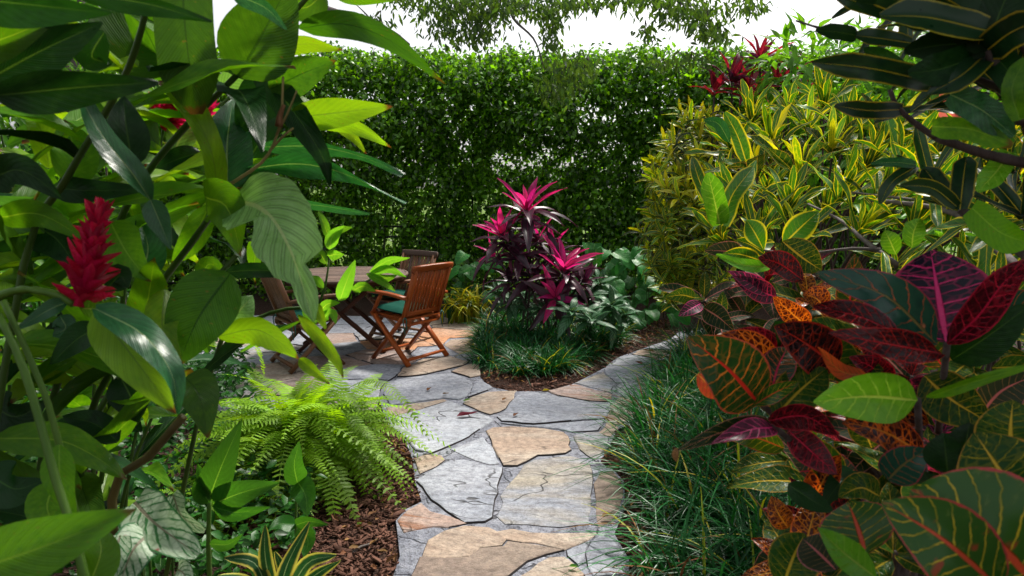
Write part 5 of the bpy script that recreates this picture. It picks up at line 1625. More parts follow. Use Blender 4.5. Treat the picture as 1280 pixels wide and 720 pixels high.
# ------------------------------------------------------------------ red gingers on the left
def cane(parent, pts, r0, r1, mat='cane', base=None, name='cane'):
    """cane through picture points with depths, run on down to the ground at base"""
    q = [P(*p) for p in pts]
    if base is not None:
        b = Vector(base)
        q = [b, b.lerp(q[0], .5) + Vector((.02, 0, .04))] + q
    return tube(name, parent, q, r0, r1, M[mat], 8, None, .06)


def spike(parent, p0, p1, rad, n, mat='bract', seed=1):
    """flower spike: overlapping pointed bracts round an axis, opening towards the foot"""
    r = np.random.default_rng(seed)
    p0, p1 = Vector(p0) - parent.location, Vector(p1) - parent.location
    fl = bpy.data.objects.new('flower_spike', None)
    ax = (p1 - p0).normalized()
    L = (p1 - p0).length
    core = to_mesh('flower_spike', *tube_arrays([p0, p0.lerp(p1, .5), p1], rad * .30, rad * .08, 8, 6), M[mat])
    fl = link('flower_spike', core, parent)
    a = ax.orthogonal().normalized()
    b = ax.cross(a)
    ms = [to_mesh('bract', *leaf_arrays(1, .44, 'oval', d, .6, .03, 5, 4, 0, 0, i), M[mat]) for i, d in enumerate((-.3, -.12, .05))]
    for i in range(n):
        u = (i + .5) / n
        ph = i * 2.39996
        th = 1.0 - .55 * u + r.uniform(-.25, .25)
        rd_ = a * math.cos(ph) + b * math.sin(ph)
        d = ax * math.cos(th) + rd_ * math.sin(th)
        up = ax * math.sin(th) - rd_ * math.cos(th)
        s = rad * (1.0 + 1.1 * math.sin(min(1, u * 1.5 + .25) * 2.4) * .45 - .45 * u) * r.uniform(.85, 1.2)
        link('bract', ms[i % 3], fl, frame(p0 + ax * (L * u * .96) + rd_ * rad * .18, d, -up * -1, s))
    return fl


GG = 'red ginger canes at left'
ga = thing('red_ginger', 'ginger cane carrying the big torn pale leaf that hangs before the table', 'ginger plant', (-1.15, 1.75, 0), GG)
cane(ga, [(100, 560, 1.75), (187, 380, 1.65), (240, 303, 1.6), (268, 262, 1.56), (286, 226, 1.55)], .0105, .006, base=(-1.15, 1.75, 0))
H = lambda *a, **k: pleaf(ga, *a, **k)
H([(256, 246), (285, 262), (302, 321)], (1.5, 1.42), 27, 'ginger', .2, wave=.05)
H([(290, 248), (334, 270), (365, 318), (392, 402)], (1.5, 1.36), 46, 'ginger_pale', .15, 'oval', .15, .05, nseg=26, nu=8, tear=.10, notch=((0, .46, .66, .62), (1, .74, .97, .75), (0, .84, .98, .5)), label='broad pale glossy leaf with torn edges hanging before the table')
H([(284, 238), (284, 180), (291, 124)], (1.55, 1.62), 29, 'ginger_teal', .15, 'lance')
H([(272, 236), (262, 182), (229, 122), (198, 103)], (1.5, 1.4), 13, 'ginger_lime', .4, 'strap')
H([(305, 212), (370, 205), (430, 217), (507, 254)], (1.6, 1.5), 13, 'ginger_teal', .5, wave=.05)
H([(322, 184), (390, 183), (450, 195), (504, 219)], (1.65, 1.55), 10, 'ginger_teal', .5, wave=.05)
H([(340, 254), (400, 257), (462, 268)], (1.6, 1.6), 7, 'ginger_teal', .5)
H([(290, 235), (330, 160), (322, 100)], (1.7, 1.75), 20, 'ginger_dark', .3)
H([(262, 256), (240, 300), (215, 330)], (1.6, 1.65), 16, 'ginger', .3)
tube('dry_stalk', ga, [P(285, 232, 1.5), P(330, 200, 1.48), P(350, 155, 1.47), P(354, 96, 1.47)], .004, .0025, M['straw'], 6, 10)
tube('dry_stalk', ga, [P(346, 168, 1.47), P(360, 140, 1.46), P(371, 113, 1.46)], .003, .002, M['straw'], 5, 5)
tube('dry_stalk', ga, [P(336, 190, 1.48), P(352, 172, 1.46), P(367, 160, 1.46)], .003, .0025, M['straw'], 5, 5)
tube('dry_bud', ga, [P(349, 158, 1.46), P(350, 145, 1.46), P(355, 131, 1.46)], .009, .004, M['bud'], 7, 5)

gb = thing('red_ginger', 'leaning ginger cane with broad upright leaves against the sky at top', 'ginger plant', (-1.35, 1.6, 0), GG)
cane(gb, [(60, 520, 1.7), (140, 300, 1.62), (180, 222, 1.55), (235, 155, 1.5), (293, 97, 1.48), (350, 35, 1.46), (408, -30, 1.45)], .0105, .005, base=(-1.35, 1.6, 0))
H = lambda *a, **k: pleaf(gb, *a, **k)
H([(150, 92), (168, 45), (186, -14)], (1.4, 1.45), 46, 'ginger_olive', .1, 'lance')
H([(226, -45), (233, 50), (246, 143)], (1.35, 1.38), 29, 'ginger_olive', .2, 'strap')
H([(298, 95), (332, 35), (366, -30)], (1.46, 1.42), 44, 'ginger_olive', .15, 'lance')
H([(290, -8), (332, 10), (358, 37)], (1.3, 1.28), 10, 'ginger_teal', .5)
H([(374, 36), (430, 30), (490, 52), (556, 104)], (1.5, 1.4), 17, 'ginger_olive', .3, wave=.05)
H([(338, 112), (378, 92), (420, 76)], (1.5, 1.48), 24, 'ginger_olive', .1)
H([(362, 148), (428, 140), (490, 133)], (1.5, 1.44), 20, 'ginger_lime', .1, label='lime leaf reaching right against the hedge')
H([(384, 150), (440, 158), (489, 184)], (1.52, 1.48), 11, 'ginger_lime', .3)
H([(415, 152), (440, 170), (458, 192)], (1.55, 1.55), 7, 'ginger_lime', .3)
H([(318, 84), (345, 112), (376, 152), (404, 198), (412, 233)], (1.55, 1.5), 19, 'ginger_dark', .2)
H([(358, 94), (322, 130), (296, 168)], (1.58, 1.6), 27, 'ginger_dark', .2)
H([(272, 112), (300, 92), (333, 87)], (1.6, 1.62), 14, 'ginger_pale', .3)
H([(345, 60), (385, 55), (428, 62)], (1.7, 1.7), 11, 'ginger_lime', .3)
H([(405, -10), (380, 10), (340, -5)], (1.5, 1.5), 18, 'ginger', .2)
H([(218, 190), (232, 160), (255, 138)], (1.7, 1.75), 17, 'ginger_pale', .2)
H([(250, 190), (220, 200), (185, 215)], (1.7, 1.7), 12, 'ginger_dark', .3)
H([(410, -20), (450, -6), (500, -2)], (1.5, 1.5), 12, 'ginger', .3)

gc = thing('red_ginger', 'near ginger cane with dark leaves crossing the upper left corner', 'ginger plant', (-1.25, 1.15, 0), GG)
cane(gc, [(30, 330, 1.35), (78, 232, 1.3), (140, 127, 1.25), (170, 60, 1.2), (190, -20, 1.15)], .008, .005, base=(-1.25, 1.15, 0))
H = lambda *a, **k: pleaf(gc, *a, **k)
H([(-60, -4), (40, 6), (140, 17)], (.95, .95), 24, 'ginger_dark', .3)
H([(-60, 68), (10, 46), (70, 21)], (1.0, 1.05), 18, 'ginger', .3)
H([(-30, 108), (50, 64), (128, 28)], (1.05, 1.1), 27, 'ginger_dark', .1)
H([(88, -8), (180, 4), (264, 28)], (1.1, 1.0), 13, 'ginger_dark', .4)
H([(-10, 120), (100, 109), (198, 103)], (1.0, 1.1), 22, 'ginger_dark', .3)
H([(188, 250), (165, 216), (134, 178), (108, 135), (100, 104)], (1.2, 1.15), 14, 'ginger_teal', .5, wave=.05)
H([(166, 208), (158, 160), (154, 120)], (1.25, 1.25), 22, 'ginger_dark', .2)
H([(188, 250), (200, 278), (214, 312)], (1.3, 1.3), 14, 'ginger_teal', .4)
H([(62, 210), (52, 165), (36, 140)], (1.4, 1.4), 14, 'ginger_lime', .3)
H([(85, 230), (92, 190), (82, 150)], (1.35, 1.4), 24, 'ginger', .2)
H([(130, 40), (115, 70), (140, 80)], (1.15, 1.2), 18, 'ginger_dark', .2)
H([(70, 235), (120, 238), (190, 236)], (1.4, 1.3), 16, 'ginger_dark', .3)
H([(-20, 225), (30, 215), (80, 250)], (1.2, 1.2), 20, 'ginger_dark', .3)

ge = thing('red_ginger', 'ginger cane with wide olive leaves drooping over the patio edge', 'ginger plant', (-1.2, 1.55, 0), GG)
cane(ge, [(50, 680, 1.5), (110, 540, 1.5), (165, 450, 1.5), (220, 400, 1.48), (296, 319, 1.45)], .010, .005, base=(-1.1, 1.5, 0))
H = lambda *a, **k: pleaf(ge, *a, **k)
H([(287, 342), (248, 398), (222, 458)], (1.42, 1.38), 40, 'ginger_olive', .15, 'lance')
H([(272, 421), (318, 412), (350, 428), (374, 449)], (1.42, 1.38), 19, 'ginger_lime', .2, 'lance', nseg=18, tear=.12, label='olive yellow leaf with ragged brown tip')
H([(283, 410), (298, 390), (316, 370)], (1.5, 1.52), 17, 'ginger_pale', .2, 'oval')
H([(372, 394), (402, 424), (420, 450), (429, 472)], (1.45, 1.4), 9, 'ginger_lime', .4)
H([(374, 449), (390, 462), (412, 480)], (1.4, 1.36), 8, 'ginger_lime', .4)
H([(392, 380), (400, 395), (408, 413)], (1.45, 1.42), 8, 'ginger_lime', .2, 'lance')
H([(118, 387), (152, 428), (188, 475), (220, 517)], (1.14, 1.1), 27, 'ginger_lime', .15, 'lance', wave=.06, label='lime half of a folded leaf')
H([(119, 386), (178, 418), (214, 466), (222, 518)], (1.13, 1.08), 19, 'ginger_teal', -.25, 'lance', wave=.06, label='dark half of a folded leaf')
H([(206, 362), (204, 415), (228, 460)], (1.4, 1.35), 20, 'ginger_lime', .2)
H([(232, 472), (250, 498), (260, 548)], (1.3, 1.25), 26, 'ginger_olive', .2, 'lance')
H([(280, 340), (330, 338), (384, 346)], (1.7, 1.8), 10, 'ginger_dark', .3)
H([(250, 350), (262, 330), (285, 345)], (1.6, 1.6), 12, 'ginger', .3)
H([(188, 378), (176, 400), (160, 415)], (1.5, 1.5), 16, 'ginger_dark', .3)
H([(300, 440), (340, 418), (378, 400)], (1.5, 1.45), 3, 'ginger', .3, 'narrow')
H([(175, 345), (185, 310), (172, 270)], (1.5, 1.5), 20, 'ginger_teal', .3)

# unseen ginger leaves added overhead, out of frame, as a thin shade canopy
rs = np.random.default_rng(92)
m_ = 110
cx_ = np.stack([rs.uniform(-2.6, -.55, m_), rs.uniform(.5, 2.6, m_), rs.uniform(2.35, 3.0, m_)], 1)
cx_ = cx_[cx_[:, 2] > 2.05 + .27 * cx_[:, 1]]
az = rs.uniform(0, 6.28, len(cx_))
o = link('foliage', batch('foliage', leaf_arrays(1, .24, 'lance', .3, .2, .02, 6, 2), frames(cx_ - np.array(gc.location), np.stack([np.cos(az), np.sin(az), rs.normal(.1, .35, len(cx_))], 1), np.stack([rs.normal(0, .3, len(cx_)), rs.normal(0, .3, len(cx_)), np.ones(len(cx_))], 1), rs.uniform(.3, .5, len(cx_))), M['ginger']), gc)
o['kind'] = 'stuff'

gd = thing('red_ginger', 'short cut ginger stem with a dry brown end above the pale spotted leaves', 'ginger plant', tuple(P(120, 660, 1.5)[:2]) + (0,), GG)
cane(gd, [(140, 624, 1.45), (185, 572, 1.42), (229, 521, 1.4)], .010, .0085, 'cane_brown', base=tuple(P(120, 660, 1.5)[:2]) + (0,))
H = lambda *a, **k: pleaf(gd, *a, **k)
H([(-10, 548), (70, 550), (118, 570), (158, 600)], (1.35, 1.3), 20, 'ginger', .3, wave=.05)
H([(148, 552), (118, 530), (78, 520)], (1.5, 1.5), 16, 'ginger_dark', .3)
H([(150, 470), (165, 500), (172, 528)], (1.5, 1.5), 22, 'ginger_dark', .2)

gf = thing('red_ginger', 'close ginger shoot at the left edge with a large soft focus leaf low down', 'ginger plant', (-.75, .62, 0), GG)
cane(gf, [(110, 740, 1.02), (70, 600, 1.05), (30, 462, 1.08), (-2, 394, 1.1)], .007, .006, 'cane_lime', base=(-.62, .95, 0))
cane(gf, [(75, 560, 1.12), (43, 462, 1.12), (4, 376, 1.12)], .005, .005, 'cane_lime', base=(-.60, 1.0, 0))
H = lambda *a, **k: pleaf(gf, *a, **k)
H([(-60, 722), (60, 681), (170, 637)], (.78, .82), 34, 'ginger', .15, 'lance', label='large blurred leaf across the lower left corner')
H([(74, 556), (76, 600), (94, 648)], (1.1, 1.1), 16, 'ginger', .3)
H([(70, 600), (60, 640), (95, 690)], (1.2, 1.2), 20, 'ginger', .3)
H([(110, 735), (126, 690), (120, 660)], (1.1, 1.15), 20, 'ginger', .2)
H([(-20, 590), (20, 610), (55, 600)], (1.3, 1.3), 24, 'ginger_dark', .2)
H([(-20, 500), (20, 520), (60, 500)], (1.4, 1.4), 22, 'ginger_dark', .2)

gg = thing('red_ginger', 'ginger stalk bent over and ending in the big red flower spike', 'ginger plant', (-1.1, 1.2, 0), GG)
cane(gg, [(-40, 420, 1.22), (-10, 376, 1.22), (30, 362, 1.22), (70, 368, 1.22), (92, 380, 1.22)], .008, .007, 'cane_lime', base=(-1.15, 1.2, 0), name='flower_stalk')
spike(gg, P(100, 383, 1.22), P(124, 262, 1.22), .037, 84, 'bract', 4)
H = lambda *a, **k: pleaf(gg, *a, **k)
H([(0, 272), (50, 268), (112, 302)], (1.35, 1.3), 16, 'ginger', .3)
H([(40, 280), (72, 300), (98, 338)], (1.4, 1.4), 24, 'ginger_dark', .2)
H([(138, 278), (160, 318), (188, 352)], (1.4, 1.35), 25, 'ginger', .2)
H([(125, 408), (95, 425), (63, 456)], (1.35, 1.35), 16, 'ginger_dark', .2)
H([(84, 378), (60, 388), (18, 414)], (1.22, 1.2), 9, 'ginger_teal', .3)
H([(135, 360), (150, 345), (160, 360)], (1.3, 1.3), 16, 'ginger_dark', .2)
H([(75, 395), (82, 410), (66, 420)], (1.4, 1.4), 12, 'ginger_teal', .2)
H([(0, 330), (30, 300), (60, 280)], (1.5, 1.5), 22, 'ginger_dark', .2)
H([(100, 386), (128, 384), (146, 372)], (1.23, 1.2), 10, 'cr_lime', .3, 'oval')
gi = thing('red_ginger', 'ginger cane behind with loose pink red flower heads showing between leaves', 'ginger plant', (-1.9, 2.5, 0), GG)
cane(gi, [(160, 330, 2.4), (200, 200, 2.4), (226, 150, 2.4)], .010, .006, base=(-1.7, 2.5, 0))
spike(gi, P(186, 150, 1.68), P(222, 122, 1.66), .042, 34, 'bract_pink', 5)
spike(gi, P(205, 160, 1.7), P(232, 132, 1.68), .038, 30, 'bract_pink', 6)
spike(gi, P(247, 156, 1.62), P(262, 134, 1.62), .027, 26, 'bract_pink', 7)
spike(gi, P(348, 84, 2.6), P(352, 73, 2.6), .028, 14, 'bract_pink', 8)
tube('flower_stalk', gi, [P(200, 200, 2.4), P(188, 178, 1.9), P(187, 152, 1.69)], .005, .004, M['cane'], 5, 6)
tube('flower_stalk', gi, [P(200, 205, 2.4), P(200, 185, 1.9), P(205, 160, 1.7)], .005, .004, M['cane'], 5, 6)
tube('flower_stalk', gi, [P(200, 200, 2.4), P(300, 110, 2.5), P(348, 86, 2.6)], .005, .004, M['cane'], 5, 6)
tube('flower_stalk', gi, [P(200, 205, 2.4), P(235, 175, 1.9), P(248, 156, 1.63)], .005, .004, M['cane'], 5, 6)
for pts, d, hw, mt in [([(230, 160), (260, 200), (290, 215)], (2.4, 2.3), 10, 'ginger_lime'), ([(200, 210), (225, 225), (265, 205)], (2.4, 2.3), 12, 'ginger_lime'), ([(180, 215), (140, 235), (90, 240)], (2.4, 2.3), 14, 'ginger')]:
    pleaf(gi, pts, d, hw, mt, .3)

# more leaves, in two ranks, along the near canes
gl = {m_: variants('leaf', m_, .21, 'lance', (.12, .3, .55), .2, .03, 9, 4, .05) for m_ in ('ginger', 'ginger_dark', 'ginger_lime', 'ginger_olive')}


def to_px(q):
    v = Vector(q) - Vector((0, 0, CAM_H))
    d = v.dot(cF)
    return 640 + FPX * v.x / d, 360 - FPX * v.dot(cU) / d, d


rl = np.random.default_rng(404)
for par, pts, k_ in [(ga, [(60, 650, 1.8), (100, 560, 1.75), (187, 380, 1.65), (240, 303, 1.6)], 7), (gb, [(60, 520, 1.7), (140, 300, 1.62), (180, 222, 1.55), (235, 155, 1.5), (293, 97, 1.48)], 9), (gc, [(0, 400, 1.4), (30, 330, 1.35), (78, 232, 1.3), (140, 127, 1.25), (170, 60, 1.2)], 9),
                     (ge, [(50, 680, 1.5), (110, 540, 1.5), (165, 450, 1.5)], 5), (gi, [(60, 520, 2.4), (120, 420, 2.4), (160, 330, 2.4), (200, 200, 2.4), (226, 150, 2.4)], 10), (gg, [(-40, 600, 1.5), (-20, 450, 1.4), (-30, 330, 1.5), (-20, 200, 1.6), (-10, 100, 1.6)], 9)]:
    line = smooth_path([P(*q) for q in pts], 60)
    for k in range(k_ * 3):
        q = line[int(60 * (k + .5) / (k_ * 3))]
        done = False
        for tr_ in range(14):
            az = rl.uniform(0, 6.28)
            d = Vector((math.cos(az), math.sin(az) * .7 + .25, rl.uniform(-.1, .9))).normalized()
            L = rl.uniform(.32, .46)
            tx, ty, td_ = to_px(Vector(q) + d * L * .95 - Vector((0, 0, L * .15)))
            mx_, my_, md_ = to_px(Vector(q) + d * L * .5)
            if any(165 < a_ < 275 and 95 < b_ < 175 for a_, b_ in ((tx, ty), (mx_, my_), (tx * .25 + mx_ * .75, ty * .25 + my_ * .75))):
                continue
            if td_ > .9 and tx < 330 and (tx < 235 or ty < 240) and (k % 3 < 2 or tx < 200) and not (40 < tx < 190 and 220 < ty < 420 and td_ < 1.3):
                mt = rl.choice(['ginger', 'ginger_olive', 'ginger_dark', 'ginger_lime'], p=[.40, .26, .14, .20])
                off = Vector((0, .25 + .5 * rl.random(), 0)) if k % 3 == 2 else Vector((0, .05, 0))
                link('leaf', gl[mt][rl.integers(3)], par, frame(Vector(q) + off - par.location, d, (rl.normal(0, .25), rl.normal(-.35, .25), 1), L))
                break

# gingers further back: whole clumps of canes


def ginger_clump(label, base, canes, seed, h=(1.5, 2.3)):
    r = np.random.default_rng(seed)
    t = thing('red_ginger', label, 'ginger plant', base, GG)
    for c in range(canes):
        b = Vector((r.normal(0, .16), r.normal(0, .14), 0))
        hh = r.uniform(*h)
        lean = Vector((r.normal(.05, .22), r.normal(-.08, .2), 0))
        pts = [b, b + lean * .3 + Vector((0, 0, hh * .5)), b + lean + Vector((0, 0, hh))]
        V, F, UV = tube_arrays(pts, .009, .004, 6, 8, .06)
        link('cane', to_mesh('cane', V, F, UV, M['cane']), t)
        path_ = smooth_path(pts, 40)
        a0 = r.uniform(0, 6.28)
        nl = int(hh / .13)
        for k in range(3, nl):
            q = path_[min(40, int(40 * k / nl))]
            az = a0 + (k % 2) * math.pi + r.normal(0, .45)
            d = Vector((math.cos(az), math.sin(az), r.uniform(.1, .7)))
            mt = r.choice(['ginger', 'ginger', 'ginger_dark', 'ginger_lime'], p=[.4, .2, .25, .15])
            link('leaf', gl[mt][r.integers(3)], t, frame(q, d, (r.normal(0, .2), r.normal(0, .2), 1), r.uniform(.34, .52)))
    return t


ginger_clump('tall ginger clump in shade beyond the near canes, upper left', (-2.35, 2.9, 0), 7, 41, (1.7, 2.5))
ginger_clump('ginger clump in the dark corner at the far left edge', (-2.2, 2.1, 0), 6, 42, (1.2, 2.1))
ginger_clump('rear ginger clump in front of the dark shrub', (-3.1, 4.1, 0), 7, 43, (1.3, 2.3))
ginger_clump('bright young ginger clump between the near canes and the dark corner', (-1.75, 1.95, 0), 5, 45, (1.2, 2.0))
ginger_clump('ginger clump at the left edge below the dark crossing leaves', (-2.0, 1.55, 0), 5, 46, (1.0, 1.9))
ginger_clump('low ginger clump behind the red flower spike', (-1.75, 2.35, 0), 4, 44, (.8, 1.3))

# ------------------------------------------------------------------ leafy shoot before the table
ls = thing('leafy_shoot', 'thin branch with fresh lime leaves in front of the round table', 'plant', (-1.25, 2.15, 0))
b = ls.location
tube('stem', ls, [b, P(262, 462, 2.1), P(312, 404, 2.1), P(360, 386, 2.05), P(405, 384, 2.02), P(432, 368, 2.0), P(470, 345, 2.0)], .008, .003, M['cane'], 6, 14, .1)
tube('stem', ls, [P(398, 384, 2.05), P(408, 350, 2.05), P(414, 300, 2.1)], .005, .002, M['cane'], 6, 8, .1)
for pts, hw in [([(425, 376), (432, 355), (444, 325)], 9), ([(440, 364), (455, 358), (470, 364)], 6), ([(462, 340), (485, 326), (512, 322)], 5), ([(462, 342), (485, 336), (508, 346)], 5), ([(468, 346), (482, 348), (496, 344)], 5), ([(458, 342), (478, 352), (494, 364)], 5), ([(412, 312), (416, 295), (430, 282)], 8), ([(410, 320), (420, 318), (430, 318)], 6.5),
                ([(408, 330), (400, 318), (392, 322)], 6), ([(412, 300), (405, 280), (398, 262)], 5), ([(414, 298), (424, 288), (440, 284)], 5), ([(400, 390), (410, 380), (425, 378)], 6), ([(396, 404), (385, 395), (378, 380)], 6), ([(400, 400), (415, 392), (420, 405)], 6), ([(404, 360), (396, 350), (390, 345)], 5)]:
    pleaf(ls, pts, (2.0, 1.95), hw, 'bright', .2, 'oval', nseg=8, nu=4)

# ------------------------------------------------------------------ fern
fern = thing('boston_fern', 'bright green arching fern spilling over the mulch beside the path', 'fern', tuple(G(378, 592)))


def frond_arrays(nl, seed, droop, twist):
    r = np.random.default_rng(seed)
    V, F, UV = [], [], []
    ts = np.linspace(0.03, 1, nl)
    def pt(t):
        return np.array((t * (1 - .35 * droop * t), 0, 0.55 * t - (0.55 + droop) * t * t * .8))
    w = lambda t: .085 * min(1, .35 + 3.2 * t) * (1 - max(0, (t - .45) / .57) ** 1.7) + .004
    for i, t in enumerate(ts):
        p = pt(t)
        tg = pt(min(1, t + .02)) - pt(t - .02)
        tg /= np.linalg.norm(tg)
        nz = np.array((-tg[2], 0, tg[0]))
        for s in (-1, 1):
            L = w(t) * r.uniform(.85, 1.1)
            d = np.array((0, s, 0)) * .95 + tg * .28 - nz * r.uniform(.0, .3)
            a = p + tg * .0
            hw = tg * .0095
            b0 = len(V)
            V += [a - hw * .7, a + hw * .7, a + d * L * .6 + hw, a + d * L * .6 - hw * .9, a + d * L + hw * .3, a + d * L - hw * .1]
            UV += [(.3, 0), (.7, 0), (.8, .6), (.2, .6), (.6, 1), (.4, 1)]
            F += [(b0, b0 + 1, b0 + 2, b0 + 3), (b0 + 3, b0 + 2, b0 + 4, b0 + 5)]
    # midrib
    for k in range(12):
        t0, t1 = k / 12, (k + 1) / 12
        p, q = pt(t0), pt(t1)
        b0 = len(V)
        e = np.array((0, .0035 * (1.2 - t0), 0))
        V += [p - e, p + e, q + e, q - e]
        UV += [(.5, t0)] * 4
        F.append((b0, b0 + 1, b0 + 2, b0 + 3))
    V = np.array(V)
    a = twist * V[:, 0:1]
    return V, np.array(F), np.array(UV)


fm = [to_mesh('frond', *frond_arrays(34, i, dd, 0), M['fern']) for i, dd in enumerate((.35, .55, .75, .95, 1.2))]
r = np.random.default_rng(55)
for i in range(290):
    az = r.uniform(0, 6.28)
    el = r.uniform(.15, .95) if i % 3 else r.uniform(.7, 1.3)
    off = Vector((r.normal(0, .10), r.normal(0, .10), .05 + abs(r.normal(.06, .05))))
    d = Vector((math.cos(az) * math.cos(el), math.sin(az) * math.cos(el), math.sin(el) * .75))
    upv = Vector((r.normal(0, .2), r.normal(0, .2), 1))
    link('frond', fm[r.integers(5)], fern, frame(off, d, upv, r.uniform(.50, .84)))
for (bx, by, tx, ty, k) in [(395, 500, 508, 545, 3), (400, 520, 500, 585, 3), (410, 540, 505, 605, 2), (420, 560, 480, 665, 1), (400, 540, 425, 648, 4), (385, 520, 400, 640, 4), (430, 490, 540, 520, 2), (330, 470, 270, 400, 0), (420, 560, 510, 618, 1), (395, 560, 455, 690, 4), (380, 570, 410, 690, 4), (400, 560, 440, 660, 3), (360, 560, 350, 690, 4), (410, 545, 475, 630, 3), (390, 560, 385, 670, 4), (420, 540, 495, 570, 2), (375, 560, 430, 705, 4)]:
    p0, p1 = P(bx, by, 3.7), P(tx, ty, 3.5)
    if p1.z < .03:
        p1.z = .03
    d = (p1 - p0)
    link('frond', fm[k], fern, frame(p0 - fern.location, d.normalized() + Vector((0, 0, .35)), (0, 0, 1), d.length * 1.15))
fern2 = thing('boston_fern', 'second fern lower and darker under the young shoots', 'fern', tuple(G(285, 640)))
for i in range(60):
    az = r.uniform(0, 6.28)
    el = r.uniform(.1, .9)
    link('frond', fm[r.integers(5)], fern2, frame(Vector((r.normal(0, .12), r.normal(0, .10), .05)), (math.cos(az) * math.cos(el), math.sin(az) * math.cos(el), math.sin(el) * .7), (r.normal(0, .2), 0, 1), r.uniform(.34, .5)))

# ------------------------------------------------------------------ ground cover under the gingers
r = np.random.default_rng(66)
gp = scatter_poly([(-60, 560), (60, 470), (300, 455), (350, 560), (400, 640), (380, 720), (300, 760), (120, 760), (-60, 740)], 7200, 67)
n = len(gp)
hh = .06 + .22 * vnoise(gp[:, 0] * 3 + 40, gp[:, 1] * 3, 9) * r.uniform(.4, 1.2, n)
az = r.uniform(0, 6.28, n)
xd = np.stack([np.cos(az), np.sin(az), r.normal(-.25, .25, n)], 1)
up = np.stack([r.normal(0, .3, n), r.normal(-.2, .3, n), np.ones(n)], 1)
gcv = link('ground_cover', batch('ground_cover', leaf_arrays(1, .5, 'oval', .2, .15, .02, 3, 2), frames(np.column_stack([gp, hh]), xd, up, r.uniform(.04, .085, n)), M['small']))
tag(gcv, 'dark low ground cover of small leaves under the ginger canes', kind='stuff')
gp = scatter_poly([(-40, 400), (100, 390), (260, 420), (300, 452), (60, 480), (-60, 540)], 2600, 68)
n = len(gp)
az = r.uniform(0, 6.28, n)
gcv = link('ground_cover', batch('ground_cover', leaf_arrays(1, .5, 'oval', .2, .15, .02, 3, 2), frames(np.column_stack([gp, r.uniform(.03, .5, n)]), np.stack([np.cos(az), np.sin(az), r.normal(-.2, .3, n)], 1), np.stack([r.normal(0, .3, n), r.normal(-.2, .3, n), np.ones(n)], 1), r.uniform(.06, .11, n)), M['small']))
tag(gcv, 'leafy green undergrowth behind the ginger canes', kind='stuff')
gp = scatter_poly([(905, 450), (960, 480), (1020, 620), (1010, 760), (1400, 760), (1400, 450), (1100, 410)], 2600, 69)
n = len(gp)
az = r.uniform(0, 6.28, n)
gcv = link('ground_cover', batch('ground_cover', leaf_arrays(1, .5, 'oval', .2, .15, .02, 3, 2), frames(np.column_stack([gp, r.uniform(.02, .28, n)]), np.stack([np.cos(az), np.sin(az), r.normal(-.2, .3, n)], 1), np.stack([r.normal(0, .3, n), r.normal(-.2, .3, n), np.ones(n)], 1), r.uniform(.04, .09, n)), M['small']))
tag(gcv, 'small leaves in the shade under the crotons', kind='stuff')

# ------------------------------------------------------------------ young shoots, spotted and striped leaves
ca = thing('young_canna', 'young shoot with five smooth green leaves left of the fern', 'plant', tuple(P(262, 760, 2.0)[:2]) + (0,))
tube('stem', ca, [ca.location, P(262, 720, 1.98), P(261, 660, 1.97), P(262, 622, 1.97)], .008, .006, M['cane_lime'], 7, 8)
for pts, hw, rl in [([(262, 622), (278, 580), (303, 524)], 20, .1), ([(262, 620), (252, 600), (247, 580)], 8, .2), ([(266, 630), (305, 615), (350, 603)], 18, .25), ([(266, 634), (300, 640), (338, 634)], 10, .45), ([(262, 628), (250, 610), (248, 595)], 12, .3), ([(262, 680), (285, 680), (303, 668)], 7, .4)]:
    pleaf(ca, pts, (1.95, 1.88), hw, 'canna', rl)
ca2 = thing('young_canna', 'smaller young shoot with paired leaves in front of the fern', 'plant', tuple(P(372, 720, 2.3)[:2]) + (0,))
tube('stem', ca2, [ca2.location, P(370, 680, 2.3), P(371, 600, 2.3)], .006, .004, M['cane_lime'], 6, 6)
for pts, hw, rl in [([(372, 605), (368, 580), (374, 552)], 14, .1), ([(372, 602), (382, 620), (384, 645)], 16, .1), ([(370, 656), (388, 652), (410, 656)], 8, .4), ([(370, 655), (350, 655), (336, 662)], 10, .4), ([(372, 660), (385, 675), (380, 697)], 12, .3)]:
    pleaf(ca2, pts, (2.28, 2.2), hw, 'canna', rl)

cl = thing('caladium', 'white caladium leaves with green and red veins, lower left', 'caladium', tuple(P(190, 745, 1.55)[:2]) + (0,))
for pts, d, hw, rl in [([(168, 628), (195, 655), (248, 694)], (1.5, 1.42), 26, .2), ([(185, 668), (165, 690), (148, 735)], (1.45, 1.38), 24, .15), ([(216, 618), (228, 645), (256, 664)], (1.6, 1.55), 11, .4), ([(150, 655), (170, 650), (186, 668)], (1.55, 1.5), 14, .3), ([(222, 712), (230, 718), (240, 735)], (1.5, 1.45), 12, .2), ([(150, 670), (142, 700), (136, 730)], (1.4, 1.35), 14, .3), ([(172, 640), (160, 655), (150, 672)], (1.55, 1.5), 14, .3)]:
    pleaf(cl, pts, d, hw, 'caladium', rl, 'heart', nseg=12, wave=.06)
    e = P(pts[0][0], pts[0][1], d[0])
    tube('stalk', cl, [cl.location + Vector((random.uniform(-.04, .04), 0, 0)), cl.location.lerp(e, .6) + Vector((0, 0, .05)), e], .004, .003, M['cane'], 5, 5)
sn = thing('striped_plant', 'yellow and dark green striped strap leaved plant at the bottom edge', 'plant', tuple(P(345, 765, 1.9)[:2]) + (0,))
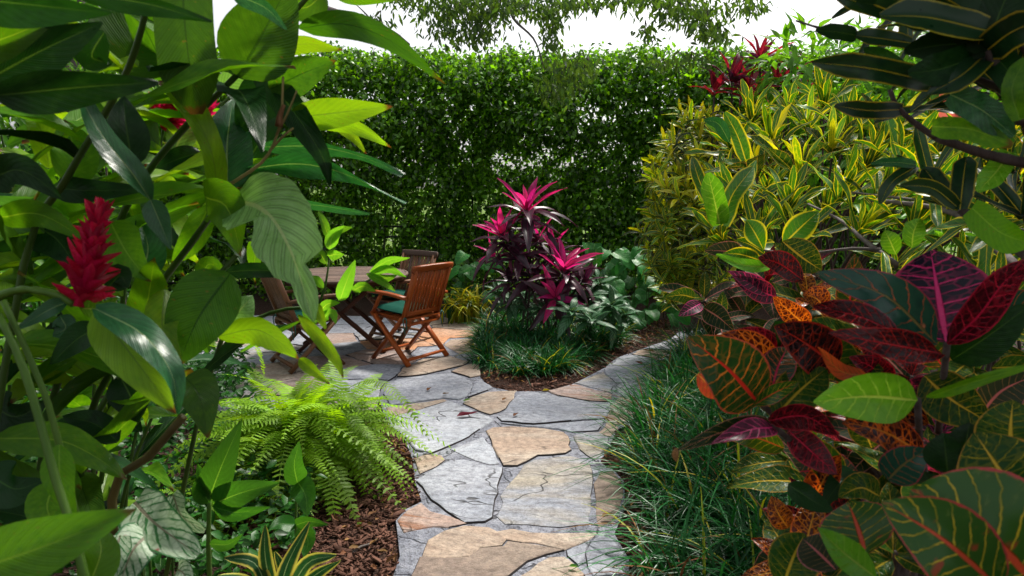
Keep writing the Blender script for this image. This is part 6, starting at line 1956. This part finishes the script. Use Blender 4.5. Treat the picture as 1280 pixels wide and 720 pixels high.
for pts, hw, rl in [([(345, 755), (332, 700), (331, 656)], 9, .2), ([(345, 755), (362, 700), (387, 653)], 10, .3), ([(340, 755), (318, 705), (280, 698)], 9, .3), ([(352, 755), (385, 705), (420, 694)], 10, .3), ([(352, 752), (395, 718), (426, 700)], 7, .3), ([(345, 750), (352, 715), (344, 690)], 8, .3), ([(356, 755), (392, 730), (420, 722)], 8, .3), ([(335, 755), (305, 728), (272, 720)], 8, .3)]:
    pleaf(sn, pts, (1.9, 1.82), hw * .85, 'stripe', rl, 'narrow')

# ------------------------------------------------------------------ litter on the path
def fallen(label, px, py, L, W_, mat, az, z=.034):
    p = G(px, py, z)
    o = link('fallen_leaf', to_mesh('fallen_leaf', *leaf_arrays(L, W_, 'lance', -.12, .5, .03, 6, 4, 0, 0, px), M[mat]))
    o.location = p + Vector((0, 0, .004))
    o.rotation_euler = (0, 0, az)
    tag(o, label, 'leaf', 'fallen leaves on the paving')


fallen('dark red fallen leaf on the pale flagstone in mid path', 571, 521, .145, .05, 'dead_red', .25)
fallen('green fallen leaf at the left edge of the pale flagstone', 513, 520, .07, .035, 'ginger', .1)
fallen('green fallen leaf on the grey stone joint', 579, 502, .07, .025, 'bright', .5)
fallen('small brown fallen leaf on the grey patio stone', 534, 489, .065, .035, 'dead', 1.2)
fallen('tiny tan fallen leaf lying right of the small brown one', 553, 493, .05, .02, 'dead', .1)
fallen('brown fallen leaf on the tan stone below the island bed', 628, 501, .05, .03, 'dead', .9)
fallen('curled brown fallen leaf on the wide grey flagstone', 642, 521, .06, .03, 'dead', 1.0)
fallen('yellow green fallen leaf on the tan stone at the bottom edge', 711, 709, .042, .022, 'bright', -.3)
fallen('dry tan fallen leaf by the round brown stone at the path edge', 752, 647, .06, .03, 'dead', .2)
fallen('red fallen leaf on the grey stones of the side path', 803, 456, .09, .04, 'dead_red', 2.2)
fallen('dark fallen leaf on the far pale stones of the side path', 818, 440, .12, .04, 'dead', 2.8)
fallen('yellow fallen leaf on the mulch at the island edge', 678, 489, .06, .03, 'grass_yellow', .1, .02)
tw = link('fallen_twig', to_mesh('fallen_twig', *tube_arrays([G(438, 692, .02), G(450, 684, .03), G(462, 680, .03), G(471, 674, .025)], .006, .004, 6, 8, .15), M['bark']))
tag(tw, 'short grey twig lying on the mulch left of the path', 'twig')


# ------------------------------------------------------------------ past 300 leaves on one plant the far ones become one mass
def trim(t, keep=300):
    ch = [c for c in C.objects if c.parent == t and c.name.split('.')[0] == 'leaf']
    if len(ch) <= keep:
        return
    eye = Vector((0, 0, CAM_H))
    ch.sort(key=lambda c: ((t.location + (c.matrix_basis @ (sum((v.co for v in c.data.vertices), Vector()) / len(c.data.vertices)))) - eye).length)
    by = {}
    for c in ch[keep:]:
        by.setdefault(c.data.name, []).append(c)
    for cs in by.values():
        me = cs[0].data
        V = np.array([v.co[:] for v in me.vertices])
        F = np.array([q.vertices[:] for q in me.polygons])
        UV = np.zeros((len(V), 2))
        for lp_ in me.loops:
            UV[lp_.vertex_index] = me.uv_layers[0].data[lp_.index].uv[:]
        o = link('foliage', batch('foliage', (V, F, UV), [np.array(c.matrix_basis) for c in cs], me.materials[0]), t)
        o['kind'] = 'stuff'
        for c in cs:
            bpy.data.objects.remove(c)


trim(ec)
